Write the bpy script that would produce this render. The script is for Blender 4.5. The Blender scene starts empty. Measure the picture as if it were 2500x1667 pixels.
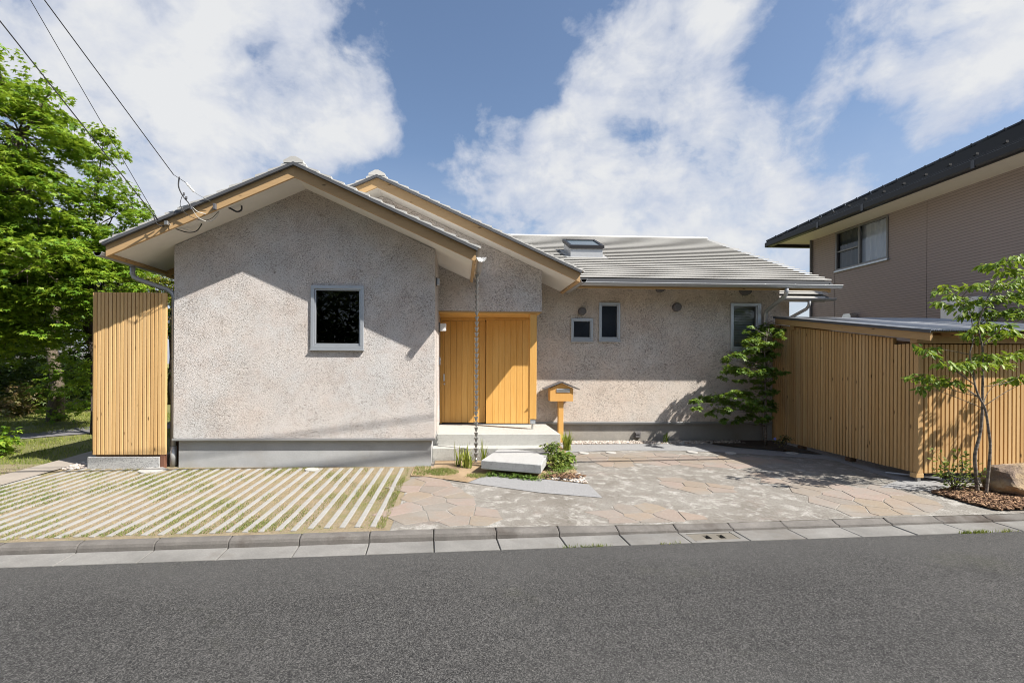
import bpy, bmesh, math, random
import numpy as np
from mathutils import Vector, Matrix
random.seed(7); RNG = np.random.default_rng(7)
sc = bpy.context.scene
col = sc.collection
R = math.radians

# ------------------------------------------------------------------ camera
FPX, CX, CY, PSI, ROLL, EYE = 1170.0, 1169.0, 890.0, R(2.3), 0.0053, 1.56
cd = bpy.data.cameras.new('camera'); cam = bpy.data.objects.new('camera', cd); col.objects.link(cam)
cd.sensor_fit = 'HORIZONTAL'; cd.sensor_width = 36.0; cd.lens = FPX / 2500 * 36
cd.shift_x = (1250 - CX) / 2500; cd.shift_y = (CY - 833.5) / 2500
cd.clip_start = .05; cd.clip_end = 2000
cam.location = (0, 0, EYE)
cam.matrix_world = Matrix.Translation((0, 0, EYE)) @ Matrix.Rotation(-PSI, 4, 'Z') @ Matrix.Rotation(R(90), 4, 'X') @ Matrix.Rotation(ROLL, 4, 'Z')
sc.camera = cam
sc.cycles.filter_width = 1.0; sc.cycles.use_denoising = True; sc.cycles.denoising_input_passes = 'RGB_ALBEDO_NORMAL'; sc.cycles.denoising_prefilter = 'ACCURATE'
sc.cycles.use_adaptive_sampling = True; sc.cycles.adaptive_threshold = .012
sc.cycles.max_bounces = 5; sc.cycles.diffuse_bounces = 3; sc.cycles.glossy_bounces = 3; sc.cycles.transmission_bounces = 3; sc.cycles.transparent_max_bounces = 8
sc.cycles.caustics_reflective = False; sc.cycles.caustics_refractive = False

# ------------------------------------------------------------------ light
SUN = Vector((.948, -.54, 1.231)).normalized()           # towards the sun
sl = bpy.data.lights.new('sun', 'SUN'); so = bpy.data.objects.new('sun', sl); col.objects.link(so)
sl.energy = 5.0; sl.angle = R(.53); sl.color = (1, .95, .87)
so.rotation_euler = SUN.to_track_quat('Z', 'Y').to_euler()
so.location = (8, -6, 14)
sc.view_settings.view_transform = 'Standard'; sc.view_settings.look = 'None'
sc.view_settings.exposure = 0.86; sc.view_settings.gamma = 1; sc.view_settings.use_curve_mapping = False

# survey helpers: a sight line of the photograph met with a plane of the place
_fw = np.array([math.sin(PSI), math.cos(PSI), 0]); _rt = np.array([math.cos(PSI), -math.sin(PSI), 0]); _up = np.array([0, 0, 1.])
def ray(px, py):
    a, b = px - CX, py - CY; c, s = math.cos(ROLL), math.sin(ROLL)
    return _fw * FPX + _rt * (c * a + s * b) - _up * (-s * a + c * b)
EY = np.array([0, 0, EYE])
def atY(px, py, y): d = ray(px, py); return EY + d * (y / d[1])
def atG(px, py):
    d = ray(px, py); n = np.array([0, -.022, 1.]); k = -.022 * 7.31
    return EY + d * ((k - n @ EY) / (n @ d))

# ------------------------------------------------------------------ node helpers
class NT:
    def __init__(s, tree): s.t = tree; s.t.nodes.clear()
    def n(s, typ, **kw):
        nd = s.t.nodes.new(typ)
        for k, v in kw.items(): setattr(nd, k, v)
        return nd
    def l(s, a, b): s.t.links.new(a, b)
    def setin(s, sock, v):
        if isinstance(v, bpy.types.NodeSocket): s.l(v, sock)
        elif v is not None:
            if isinstance(v, (tuple, list)) and len(v) == 3 and sock.type == 'RGBA': v = (*v, 1)
            sock.default_value = v
    def noise(s, vec, scale, detail=4, rough=.5, dist=0., out='Fac'):
        nd = s.n('ShaderNodeTexNoise'); s.setin(nd.inputs['Vector'], vec)
        nd.inputs['Scale'].default_value = scale; nd.inputs['Detail'].default_value = detail
        nd.inputs['Roughness'].default_value = rough; nd.inputs['Distortion'].default_value = dist
        return nd.outputs[out]
    def voro(s, vec, scale, feature='F1', out='Distance', rand=1.):
        nd = s.n('ShaderNodeTexVoronoi', feature=feature); s.setin(nd.inputs['Vector'], vec)
        nd.inputs['Scale'].default_value = scale; nd.inputs['Randomness'].default_value = rand
        return nd.outputs[out]
    def ramp(s, fac, stops, interp='LINEAR'):
        nd = s.n('ShaderNodeValToRGB'); cr = nd.color_ramp; cr.interpolation = interp
        while len(cr.elements) < len(stops): cr.elements.new(.5)
        for e, (p, c) in zip(cr.elements, stops):
            e.position = p; e.color = (c, c, c, 1) if isinstance(c, (int, float)) else (*c, 1)
        s.setin(nd.inputs['Fac'], fac); return nd.outputs['Color']
    def mix(s, fac, a, b, mode='MIX'):
        nd = s.n('ShaderNodeMix', data_type='RGBA', blend_type=mode)
        s.setin(nd.inputs['Factor'], fac); s.setin(nd.inputs[6], a); s.setin(nd.inputs[7], b)
        return nd.outputs[2]
    def math(s, op, a, b=None, c=None):
        nd = s.n('ShaderNodeMath', operation=op); s.setin(nd.inputs[0], a)
        if b is not None: s.setin(nd.inputs[1], b)
        if c is not None: s.setin(nd.inputs[2], c)
        return nd.outputs[0]
    def mapping(s, vec, scale=(1, 1, 1), rot=(0, 0, 0), loc=(0, 0, 0)):
        nd = s.n('ShaderNodeMapping'); s.setin(nd.inputs['Vector'], vec)
        nd.inputs['Scale'].default_value = scale; nd.inputs['Rotation'].default_value = rot; nd.inputs['Location'].default_value = loc
        return nd.outputs['Vector']
    def coord(s, which='Object'): return s.n('ShaderNodeTexCoord').outputs[which]
    def rnd(s): return s.n('ShaderNodeObjectInfo').outputs['Random']
    def island(s): return s.n('ShaderNodeNewGeometry').outputs['Random Per Island']
    def bump(s, h, strength=.5, dist=.01, normal=None):
        nd = s.n('ShaderNodeBump'); nd.inputs['Strength'].default_value = strength; nd.inputs['Distance'].default_value = dist
        s.setin(nd.inputs['Height'], h)
        if normal is not None: s.setin(nd.inputs['Normal'], normal)
        return nd.outputs['Normal']
    def jitter(s, vec, amt=31.):
        v = s.n('ShaderNodeVectorMath', operation='ADD'); s.l(vec, v.inputs[0])
        k = s.math('MULTIPLY', s.rnd(), amt)
        cb = s.n('ShaderNodeCombineXYZ')
        for i in range(3): s.l(k, cb.inputs[i])
        s.l(cb.outputs[0], v.inputs[1]); return v.outputs[0]

def material(name, fn):
    m = bpy.data.materials.new(name); m.use_nodes = True; nt = NT(m.node_tree)
    out = nt.n('ShaderNodeOutputMaterial')
    r = fn(nt)
    if isinstance(r, dict):
        b = nt.n('ShaderNodeBsdfPrincipled')
        for k, v in r.items(): nt.setin(b.inputs[k], v)
        if 'Roughness' not in r: b.inputs['Roughness'].default_value = .8
        r = b.outputs[0]
    nt.l(r, out.inputs['Surface']); return m

# ------------------------------------------------------------------ world: sky with clouds
w = bpy.data.worlds.new('World'); sc.world = w; w.use_nodes = True
def build_world():
    nt = NT(w.node_tree); out = nt.n('ShaderNodeOutputWorld')
    sky = nt.n('ShaderNodeTexSky', sky_type='NISHITA'); sky.sun_disc = False
    sky.sun_elevation = math.asin(SUN.z); sky.sun_rotation = math.atan2(SUN.x, SUN.y)
    sky.air_density = 1.0; sky.dust_density = 1.2; sky.ozone_density = 2.2
    hs = nt.n('ShaderNodeHueSaturation'); hs.inputs['Saturation'].default_value = .98; nt.l(sky.outputs[0], hs.inputs['Color'])
    bg = nt.n('ShaderNodeBackground'); nt.l(hs.outputs[0], bg.inputs['Color']); bg.inputs['Strength'].default_value = SKYS
    d = nt.coord('Generated')
    warp = nt.noise(d, 5.0, 2, .5, 0., 'Color')
    wv = nt.n('ShaderNodeVectorMath', operation='MULTIPLY_ADD'); nt.l(warp, wv.inputs[0]); wv.inputs[1].default_value = (.10, .10, .07); nt.l(d, wv.inputs[2])
    dw = wv.outputs[0]
    base = nt.noise(nt.mapping(dw, (1, 1, 1.3), loc=(3.1, 1.7, .4)), 7.5, 9, .58)
    f = nt.math('MULTIPLY_ADD', nt.math('SUBTRACT', base, .5), 2.5, .40)
    for px, py, r, wt in BLOBS:
        v = ray(px, py); v = v / np.linalg.norm(v)
        dp = nt.n('ShaderNodeVectorMath', operation='DOT_PRODUCT'); nt.l(d, dp.inputs[0]); dp.inputs[1].default_value = tuple(v)
        mr = nt.n('ShaderNodeMapRange', interpolation_type='SMOOTHSTEP')
        nt.l(dp.outputs['Value'], mr.inputs['Value'])
        mr.inputs['From Min'].default_value = math.cos(math.atan(r / FPX)); mr.inputs['From Max'].default_value = 1
        mr.inputs['To Max'].default_value = wt
        f = nt.math('ADD', f, mr.outputs[0])
    dens = nt.ramp(f, [(.34, 0.), (.48, .28), (.68, .72), (1., .96)])
    sx = nt.n('ShaderNodeSeparateXYZ'); nt.l(d, sx.inputs[0])
    hz = nt.ramp(sx.outputs['Z'], [(.0, .85), (.20, .38), (.40, 0.)])
    dens = nt.math('MAXIMUM', dens, hz)
    bil = nt.noise(nt.mapping(dw, (1, 1, 1.6), loc=(3.1, 1.75, .47)), 11., 5, .6)
    cf = nt.math('ADD', nt.math('MULTIPLY', f, .45), nt.math('MULTIPLY', bil, .75))
    ccol = nt.ramp(cf, [(.45, (.285, .315, .395)), (.68, (.365, .385, .435)), (.96, (.46, .465, .47))])
    cb = nt.n('ShaderNodeBackground'); nt.l(ccol, cb.inputs['Color']); cb.inputs['Strength'].default_value = 1.
    ms = nt.n('ShaderNodeMixShader'); nt.l(dens, ms.inputs[0]); nt.l(bg.outputs[0], ms.inputs[1]); nt.l(cb.outputs[0], ms.inputs[2])
    nt.l(ms.outputs[0], out.inputs['Surface'])
SKYS = .086
BLOBS = [(150, 0, 760, .36), (600, 20, 380, .24), (860, 230, 220, .22), (380, 430, 330, .18), (950, 250, 100, .16), (650, 440, 200, .12),
         (1380, 430, 400, .34), (1640, 130, 300, .34), (1200, 380, 200, .26), (1820, 380, 220, .24), (2430, 60, 300, .80), (1850, 640, 300, .40), (1480, 620, 280, .30),
         (1090, 20, 330, -.60), (1070, 500, 210, -.45), (1050, 260, 130, -.36), (2050, 150, 230, -.50), (1270, 640, 140, -.26), (2430, 450, 200, -.6), (1290, 80, 180, -.26), (1590, 270, 110, -.22), (660, 190, 120, -.22), (880, 540, 180, -.35), (2130, 420, 160, -.20)]
w.cycles.sampling_method = 'MANUAL'; w.cycles.sample_map_resolution = 256
build_world()

# ------------------------------------------------------------------ mesh helpers
class MB:
    def __init__(s): s.v = []; s.f = []
    def add(s, vs, fs):
        o = len(s.v); s.v += [tuple(map(float, p)) for p in vs]; s.f += [tuple(i + o for i in q) for q in fs]; return s
    def box(s, x0, x1, y0, y1, z0, z1):
        return s.add([(x0, y0, z0), (x1, y0, z0), (x1, y1, z0), (x0, y1, z0), (x0, y0, z1), (x1, y0, z1), (x1, y1, z1), (x0, y1, z1)],
                     [(0, 3, 2, 1), (4, 5, 6, 7), (0, 1, 5, 4), (1, 2, 6, 5), (2, 3, 7, 6), (3, 0, 4, 7)])
    def cbox(s, x0, x1, y0, y1, z0, z1, c=.004):
        bm = bmesh.new(); bmesh.ops.create_cube(bm, size=1)
        for v in bm.verts: v.co = Vector(((x0 + x1) / 2 + v.co.x * (x1 - x0), (y0 + y1) / 2 + v.co.y * (y1 - y0), (z0 + z1) / 2 + v.co.z * (z1 - z0)))
        bmesh.ops.bevel(bm, geom=bm.edges[:], offset=c, segments=1, affect='EDGES')
        bm.verts.index_update(); s.add([v.co for v in bm.verts], [[v.index for v in f.verts] for f in bm.faces]); bm.free(); return s
    def prism(s, poly, axis, a, b):
        # poly: 2-D outline; axis 'y' -> (x,z) extruded in y, 'x' -> (y,z) in x, 'z' -> (x,y) in z
        def P(p, t): return {'y': (p[0], t, p[1]), 'x': (t, p[0], p[1]), 'z': (p[0], p[1], t)}[axis]
        n = len(poly); vs = [P(p, a) for p in poly] + [P(p, b) for p in poly]
        fs = [tuple(range(n))[::-1], tuple(range(n, 2 * n))] + [(i, (i + 1) % n, n + (i + 1) % n, n + i) for i in range(n)]
        return s.add(vs, fs)
    def tube(s, path, rad, k=8, cap=True):
        path = [Vector(p) for p in path]; n = len(path)
        if not isinstance(rad, (list, tuple)): rad = [rad] * n
        vs = []; side = None
        for i, p in enumerate(path):
            t = (path[min(i + 1, n - 1)] - path[max(i - 1, 0)]).normalized()
            if side is None: side = t.orthogonal().normalized()
            side = (side - t * side.dot(t)); side = side.normalized() if side.length > 1e-6 else t.orthogonal().normalized()
            u = t.cross(side)
            vs += [p + (side * math.cos(2 * math.pi * j / k) + u * math.sin(2 * math.pi * j / k)) * rad[i] for j in range(k)]
        fs = [(i * k + j, i * k + (j + 1) % k, (i + 1) * k + (j + 1) % k, (i + 1) * k + j) for i in range(n - 1) for j in range(k)]
        if cap: fs += [tuple(range(k))[::-1], tuple((n - 1) * k + j for j in range(k))]
        return s.add(vs, fs)
    def lathe(s, prof, center, k=16, axis='z'):
        vs = []; c = center
        for r, h in prof:
            for j in range(k):
                a = 2 * math.pi * j / k; x, y = r * math.cos(a), r * math.sin(a)
                vs.append({'z': (c[0] + x, c[1] + y, c[2] + h), 'y': (c[0] + x, c[1] + h, c[2] + y), 'x': (c[0] + h, c[1] + x, c[2] + y)}[axis])
        n = len(prof)
        fs = [(i * k + j, i * k + (j + 1) % k, (i + 1) * k + (j + 1) % k, (i + 1) * k + j) for i in range(n - 1) for j in range(k)]
        fs += [tuple(range(k))[::-1], tuple((n - 1) * k + j for j in range(k))]
        return s.add(vs, fs)
    def mesh(s, name):
        me = bpy.data.meshes.new(name); me.from_pydata(s.v, [], s.f)
        bm = bmesh.new(); bm.from_mesh(me); bmesh.ops.recalc_face_normals(bm, faces=bm.faces[:]); bm.to_mesh(me); bm.free()
        return me
    def build(s, name, mat, parent=None, smooth=False, recalc=True):
        me = s.mesh(name) if recalc else bpy.data.meshes.new(name)
        if not recalc: me.from_pydata(s.v, [], s.f)
        return put(name, me, mat, parent, smooth)
def put(name, me, mat, parent=None, smooth=False):
    if mat is not None and not me.materials: me.materials.append(mat)
    if smooth:
        for p in me.polygons: p.use_smooth = True
    o = bpy.data.objects.new(name, me); col.objects.link(o)
    if parent is not None: o.parent = parent
    return o
def tag(o, label=None, cat=None, group=None, kind=None):
    if label: o['label'] = label
    if cat: o['category'] = cat
    if group: o['group'] = group
    if kind: o['kind'] = kind
    return o
def empty(name, loc=(0, 0, 0)):
    e = bpy.data.objects.new(name, None); col.objects.link(e); e.empty_display_size = .2
    e.location = loc
    return e
def thing(name, label, cat, group=None): return tag(empty(name), label, cat, group)
def structure(o): o['kind'] = 'structure'; return o
def stuff(o): o['kind'] = 'stuff'; return o
def np_mesh(name, V, F):
    """V (n,3); F (m,k) faces of equal size"""
    me = bpy.data.meshes.new(name); V = np.asarray(V, np.float32); F = np.asarray(F, np.int32); k = F.shape[1]
    me.vertices.add(len(V)); me.vertices.foreach_set('co', V.ravel())
    me.loops.add(F.size); me.loops.foreach_set('vertex_index', F.ravel())
    me.polygons.add(len(F)); me.polygons.foreach_set('loop_start', np.arange(0, F.size, k, dtype=np.int32)); me.polygons.foreach_set('loop_total', np.full(len(F), k, np.int32))
    me.update(calc_edges=True); return me

# ------------------------------------------------------------------ materials
M = {}
def stucco(tint):
    def f(nt):
        c = nt.coord(); s = nt.mapping(c, (1, 1, 1.5), rot=(0, R(32), 0))
        big = nt.noise(c, 1.1, 5, .6); mid = nt.noise(c, 5, 4, .6)
        pits = nt.noise(s, 52, 5, .74, .3); pits2 = nt.noise(s, 120, 3, .7)
        wear = nt.noise(c, 2.3, 3, .6)
        h = nt.math('ADD', nt.math('MULTIPLY', pits, .75), nt.math('MULTIPLY', pits2, .35))
        h = nt.math('ADD', h, nt.math('MULTIPLY', nt.math('SUBTRACT', wear, .5), .12))
        pit = nt.ramp(h, [(.42, 0.), (.535, 1.)])
        colr = nt.mix(nt.ramp(big, [(.35, 0.), (.65, 1.)]), tuple(x * y for x, y in zip((.68, .615, .57), tint)), tuple(x * y for x, y in zip((.635, .62, .61), tint)))
        colr = nt.mix(nt.math('MULTIPLY', nt.ramp(nt.noise(c, 1.9, 6, .68, .5), [(.52, 0.), (.70, 1.)]), .38), colr, tuple(x * y for x, y in zip((.46, .375, .33), tint)))
        colr = nt.mix(nt.math('MULTIPLY', nt.ramp(mid, [(.5, 0.), (.75, 1.)]), .4), colr, tuple(x * y for x, y in zip((.56, .46, .41), tint)))
        clus = nt.ramp(nt.noise(c, 1.5, 4, .65), [(.46, 0.), (.64, 1.)])
        p3 = nt.math('MULTIPLY', nt.ramp(nt.noise(s, 24, 5, .72, .4), [(.36, 1.), (.46, 0.)]), clus)
        colr = nt.mix(pit, (.12, .095, .08), colr)
        colr = nt.mix(nt.math('MULTIPLY', p3, .75), colr, (.16, .12, .10))
        n = nt.bump(nt.math('ADD', nt.ramp(h, [(.32, 0.), (.55, .8), (.8, 1.)]), nt.math('MULTIPLY', mid, .5)), .9, .012)
        return {'Base Color': colr, 'Roughness': .95, 'Normal': n, 'Specular IOR Level': .15}
    return f
M['stucco'] = material('stucco', stucco((1, 1, 1)))
M['stucco_warm'] = material('stucco_warm', stucco((1.0, .95, .88)))
def concrete(base, var=.12, bump=.3, scale=1., stain=(.2, .18, .15), st=.25):
    def f(nt):
        c = nt.coord()
        a = nt.noise(c, 2.2 * scale, 6, .65); b = nt.noise(c, 60 * scale, 4, .6); k = nt.noise(c, 260, 2)
        lo = tuple(x * (1 - var) for x in base); hi = tuple(min(1, x * (1 + var)) for x in base)
        cc = nt.mix(nt.ramp(a, [(.3, 0.), (.7, 1.)]), lo, hi)
        cc = nt.mix(nt.math('MULTIPLY', nt.ramp(b, [(.45, 1.), (.6, 0.)]), .22), cc, tuple(x * .55 for x in base))
        cc = nt.mix(nt.math('MULTIPLY', nt.ramp(nt.noise(c, .9 * scale, 5, .7), [(.52, 0.), (.7, 1.)]), st), cc, stain)
        return {'Base Color': cc, 'Roughness': .9, 'Specular IOR Level': .2, 'Normal': nt.bump(nt.math('ADD', b, nt.math('MULTIPLY', k, .4)), bump, .004)}
    return f
M['foundation'] = material('foundation', concrete((.42, .425, .43), .1, .25, 1.2, (.30, .27, .22), .4))
M['foundation_warm'] = material('foundation_warm', concrete((.34, .32, .29), .12, .25, 1.2, (.2, .17, .12), .35))
M['strip'] = material('strip', concrete((.32, .312, .295), .16, .4, 1.5, (.2, .18, .15), .4))
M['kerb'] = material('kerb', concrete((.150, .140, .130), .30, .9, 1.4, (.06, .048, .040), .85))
M['gutterslab'] = material('gutterslab', concrete((.205, .20, .19), .22, .5, 1.1, (.12, .105, .09), .65))
M['lid'] = material('lid', concrete((.42, .41, .39), .06, .2, 2))
def granite(base):
    def f(nt):
        c = nt.coord(); v = nt.voro(c, 130, out='Color'); bw = nt.n('ShaderNodeRGBToBW'); nt.l(v, bw.inputs[0])
        n1 = nt.noise(c, 90, 3, .6)
        cc = nt.mix(nt.ramp(bw.outputs[0], [(.2, 0.), (.35, 1.)], 'CONSTANT'), tuple(x * .45 for x in base), base)
        cc = nt.mix(nt.ramp(n1, [(.5, 0.), (.62, 1.)]), cc, tuple(min(.85, x * 1.25) for x in base))
        return {'Base Color': cc, 'Roughness': .85, 'Specular IOR Level': .3, 'Normal': nt.bump(nt.math('ADD', n1, bw.outputs[0]), .35, .004)}
    return f
M['granite'] = material('granite', granite((.40, .40, .395)))
M['terrazzo'] = material('terrazzo', granite((.43, .425, .40)))
def wood(c1, c2, c3, axis=2, rough=.6, knots=True):
    def f(nt):
        c = nt.jitter(nt.coord())
        sc_ = [26, 26, 26]; sc_[axis] = 1.1
        g = nt.noise(nt.mapping(c, sc_), 1.0, 4, .6, .7); fine = nt.noise(nt.mapping(c, [x * 6 for x in sc_]), 1., 2)
        cc = nt.mix(nt.ramp(g, [(.3, 0.), (.7, 1.)]), c1, c2)
        cc = nt.mix(nt.math('MULTIPLY', nt.ramp(fine, [(.5, 0.), (.7, 1.)]), .35), cc, c3)
        cc = nt.mix(nt.math('MULTIPLY', nt.rnd(), .55), cc, c3)
        r2 = nt.math('FRACT', nt.math('MULTIPLY', nt.rnd(), 7.31))
        cc = nt.mix(nt.ramp(r2, [(.55, 0.), (1., .26 if knots else .15)]), cc, tuple(x * y for x, y in zip(c2, (.92, 1.0, 1.25))))
        if knots:
            ks = [9, 9, 9]; ks[axis] = 3.2
            kn = nt.voro(nt.mapping(c, ks), 1.0)
            cc = nt.mix(nt.ramp(kn, [(.05, .85), (.13, 0.)]), cc, tuple(x * .22 for x in c3))
        return {'Base Color': cc, 'Roughness': rough, 'Specular IOR Level': .25, 'Normal': nt.bump(fine, .12, .002)}
    return f
CED = ((.62, .40, .175), (.70, .48, .23), (.48, .28, .11))
M['slat'] = material('slat_cedar', wood(*CED))
M['slat_pale'] = material('slat_pale', wood((.58, .365, .155), (.66, .44, .21), (.44, .245, .095)))
M['door'] = material('door_wood', wood((.64, .345, .09), (.73, .44, .145), (.55, .275, .065), knots=False, rough=.42))
M['beam_x'] = material('beam_wood_x', wood((.47, .31, .155), (.54, .37, .19), (.36, .21, .09), axis=0))
M['beam_y'] = material('beam_wood_y', wood((.47, .31, .155), (.54, .37, .19), (.36, .21, .09), axis=1))
M['mail_wood'] = material('mail_wood', wood((.66, .37, .11), (.70, .42, .14), (.58, .30, .09), knots=False))
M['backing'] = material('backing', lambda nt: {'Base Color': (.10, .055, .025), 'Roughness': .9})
def plain(c, rough=.5, metal=0., spec=.5, var=.06, scale=8):
    def f(nt):
        n1 = nt.noise(nt.coord(), scale, 4, .6)
        return {'Base Color': nt.mix(n1, tuple(x * (1 - var) for x in c), tuple(min(1, x * (1 + var)) for x in c)), 'Roughness': rough, 'Metallic': metal, 'Specular IOR Level': spec}
    return f
M['soffit'] = material('soffit', plain((.72, .69, .64), .8))
M['verge_metal'] = material('verge_metal', plain((.085, .088, .095), .5, 0., .4))
M['gutter'] = material('gutter', plain((.42, .425, .43), .35, .35, .5))
M['gutter_dark'] = material('gutter_dark', plain((.010, .0095, .0105), .45, 0, .35))
M['alu'] = material('aluminium', plain((.50, .53, .57), .38, .55))
M['white'] = material('white_plastic', plain((.80, .80, .78), .35))
M['darkgrey'] = material('dark_grey', plain((.10, .10, .11), .5))
M['midgrey'] = material('mid_grey', plain((.12, .113, .115), .6))
M['steel'] = material('steel', plain((.55, .55, .54), .3, .9))
M['chain'] = material('chain_metal', plain((.27, .27, .265), .42, .6))
M['cable'] = material('cable', plain((.03, .03, .032), .5))
M['cable_pale'] = material('cable_pale', plain((.55, .55, .53), .4))
M['rust'] = material('rust', plain((.17, .075, .045), .8))
M['trim'] = material('trim_metal', plain((.34, .345, .35), .4, .4))
M['tile'] = material('roof_tile', lambda nt: (lambda c: {'Base Color': nt.mix(nt.noise(nt.jitter(c), 3, 5, .6), (.45, .44, .415), (.54, .53, .505)), 'Roughness': .75, 'Specular IOR Level': .3, 'Normal': nt.bump(nt.noise(c, 90, 3), .15, .003)})(nt.coord()))
def glass_fn(tint):
    def f(nt):
        fr = nt.n('ShaderNodeFresnel'); fr.inputs['IOR'].default_value = 1.5
        g = nt.n('ShaderNodeBsdfGlossy'); g.inputs['Roughness'].default_value = .01; g.inputs['Color'].default_value = (1, 1, 1, 1)
        t = nt.n('ShaderNodeBsdfTransparent'); t.inputs['Color'].default_value = (*tint, 1)
        m = nt.n('ShaderNodeMixShader'); nt.l(fr.outputs[0], m.inputs[0]); nt.l(t.outputs[0], m.inputs[1]); nt.l(g.outputs[0], m.inputs[2])
        return m.outputs[0]
    return f
M['glass'] = material('glass', glass_fn((.30, .33, .34)))
M['glass_clear'] = material('glass_clear', glass_fn((.80, .84, .86)))
M['interior'] = material('interior', plain((.035, .033, .032), .9))
M['frosted'] = material('frosted', plain((.012, .016, .026), .12, 0, .35))
M['curtain'] = material('curtain', plain((.84, .84, .87), .9))
M['solar'] = material('skylight_glass', plain((.035, .06, .075), .15, 0., .5))

KA0 = math.atan(.066)
def asphalt(nt):
    c = nt.coord()
    big = nt.noise(c, .45, 5, .6); mid = nt.noise(c, 7, 5, .65); v = nt.voro(c, 170, out='Color')
    bw = nt.n('ShaderNodeRGBToBW'); nt.l(v, bw.inputs[0])
    grit = nt.noise(c, 260, 2, .7)
    cc = nt.mix(nt.ramp(big, [(.3, 0.), (.7, 1.)]), (.037, .0367, .0363), (.064, .063, .0615))
    cc = nt.mix(nt.math('MULTIPLY', nt.ramp(mid, [(.35, 0.), (.7, 1.)]), .45), cc, (.040, .040, .041))
    cc = nt.mix(nt.ramp(bw.outputs[0], [(.63, 0.), (.82, .55)]), cc, (.17, .165, .16))
    cc = nt.mix(nt.ramp(bw.outputs[0], [(.20, .75), (.36, 0.)]), cc, (.018, .018, .019))
    cc = nt.mix(nt.ramp(grit, [(.62, 0.), (.70, .75)]), cc, (.24, .235, .225))
    agg = nt.voro(c, 125, out='Color'); ab = nt.n('ShaderNodeRGBToBW'); nt.l(agg, ab.inputs[0])
    cc = nt.mix(nt.ramp(ab.outputs[0], [(.16, .75), (.30, 0.)]), cc, (.012, .012, .013))
    cc = nt.mix(nt.ramp(ab.outputs[0], [(.70, 0.), (.88, .6)]), cc, (.15, .147, .142))
    spot = nt.voro(c, 15); cc = nt.mix(nt.ramp(spot, [(.035, .8), (.06, 0.)]), cc, (.30, .29, .27))
    cc = nt.mix(nt.math('MULTIPLY', nt.ramp(nt.noise(c, .8, 4, .7), [(.58, 0.), (.78, 1.)]), .3), cc, (.075, .078, .045))
    tw = nt.n('ShaderNodeSeparateXYZ'); nt.l(nt.mapping(c, rot=(0, 0, -KA0)), tw.inputs[0])
    lane = nt.ramp(nt.math('ADD', nt.math('MULTIPLY', tw.outputs[1], .16), nt.math('MULTIPLY', nt.noise(c, .7, 4, .6), .25)), [(.30, 0.), (.42, .5), (.55, 0.), (.70, 0.), (.80, .5), (.92, 0.)])
    cc = nt.mix(lane, cc, (.085, .084, .082))
    cw = nt.n('ShaderNodeVectorMath', operation='MULTIPLY_ADD'); nt.l(nt.noise(c, 2.5, 4, .6, 0., 'Color'), cw.inputs[0]); cw.inputs[1].default_value = (.5, .5, 0); nt.l(c, cw.inputs[2])
    crk = nt.voro(cw.outputs[0], .42, 'DISTANCE_TO_EDGE')
    crm = nt.math('MULTIPLY', nt.ramp(crk, [(.0022, 1.), (.0045, 0.)]), nt.ramp(nt.noise(c, .55, 2), [(.52, 0.), (.60, 1.)]))
    cc = nt.mix(nt.math('MULTIPLY', crm, .75), cc, (.012, .012, .012))
    cc = nt.mix(nt.math('MULTIPLY', nt.ramp(nt.noise(c, 1.7, 5, .7), [(.60, 0.), (.72, 1.)]), .45), cc, (.030, .030, .031))
    h = nt.math('ADD', nt.math('MULTIPLY', bw.outputs[0], .7), nt.math('MULTIPLY', grit, .6))
    return {'Base Color': cc, 'Roughness': .92, 'Specular IOR Level': .22, 'Normal': nt.bump(h, .9, .006)}
M['asphalt'] = material('asphalt', asphalt)
def old_concrete(nt):
    c = nt.coord()
    a = nt.noise(c, 1.3, 8, .7, .4); b = nt.noise(c, 5.5, 8, .72, .3); d = nt.noise(c, 70, 4, .7)
    cc = nt.mix(nt.ramp(a, [(.36, 0.), (.62, 1.)]), (.175, .160, .140), (.245, .232, .21))
    cc = nt.mix(nt.math('MULTIPLY', nt.ramp(b, [(.5, 0.), (.62, 1.)]), .85), cc, (.39, .378, .352))
    cc = nt.mix(nt.math('MULTIPLY', nt.ramp(nt.noise(c, 2.7, 6, .7), [(.55, 0.), (.7, 1.)]), .5), cc, (.235, .185, .16))
    cc = nt.mix(nt.math('MULTIPLY', nt.ramp(d, [(.38, 1.), (.5, 0.)]), .75), cc, (.09, .08, .07))
    return {'Base Color': cc, 'Roughness': .92, 'Specular IOR Level': .2, 'Normal': nt.bump(nt.math('ADD', d, b), .6, .006)}
M['old_concrete'] = material('old_concrete', old_concrete)
def resin(nt):
    c = nt.coord(); v = nt.voro(c, 170, out='Color'); bw = nt.n('ShaderNodeRGBToBW'); nt.l(v, bw.inputs[0])
    cc = nt.mix(bw.outputs[0], (.12, .122, .13), (.34, .34, .345)); cc = nt.mix(nt.math('MULTIPLY', nt.noise(c, 2.5, 5, .6), .5), cc, (.27, .268, .265))
    return {'Base Color': cc, 'Roughness': .9, 'Normal': nt.bump(bw.outputs[0], .5, .004)}
M['resin'] = material('resin_gravel', resin)
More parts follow.
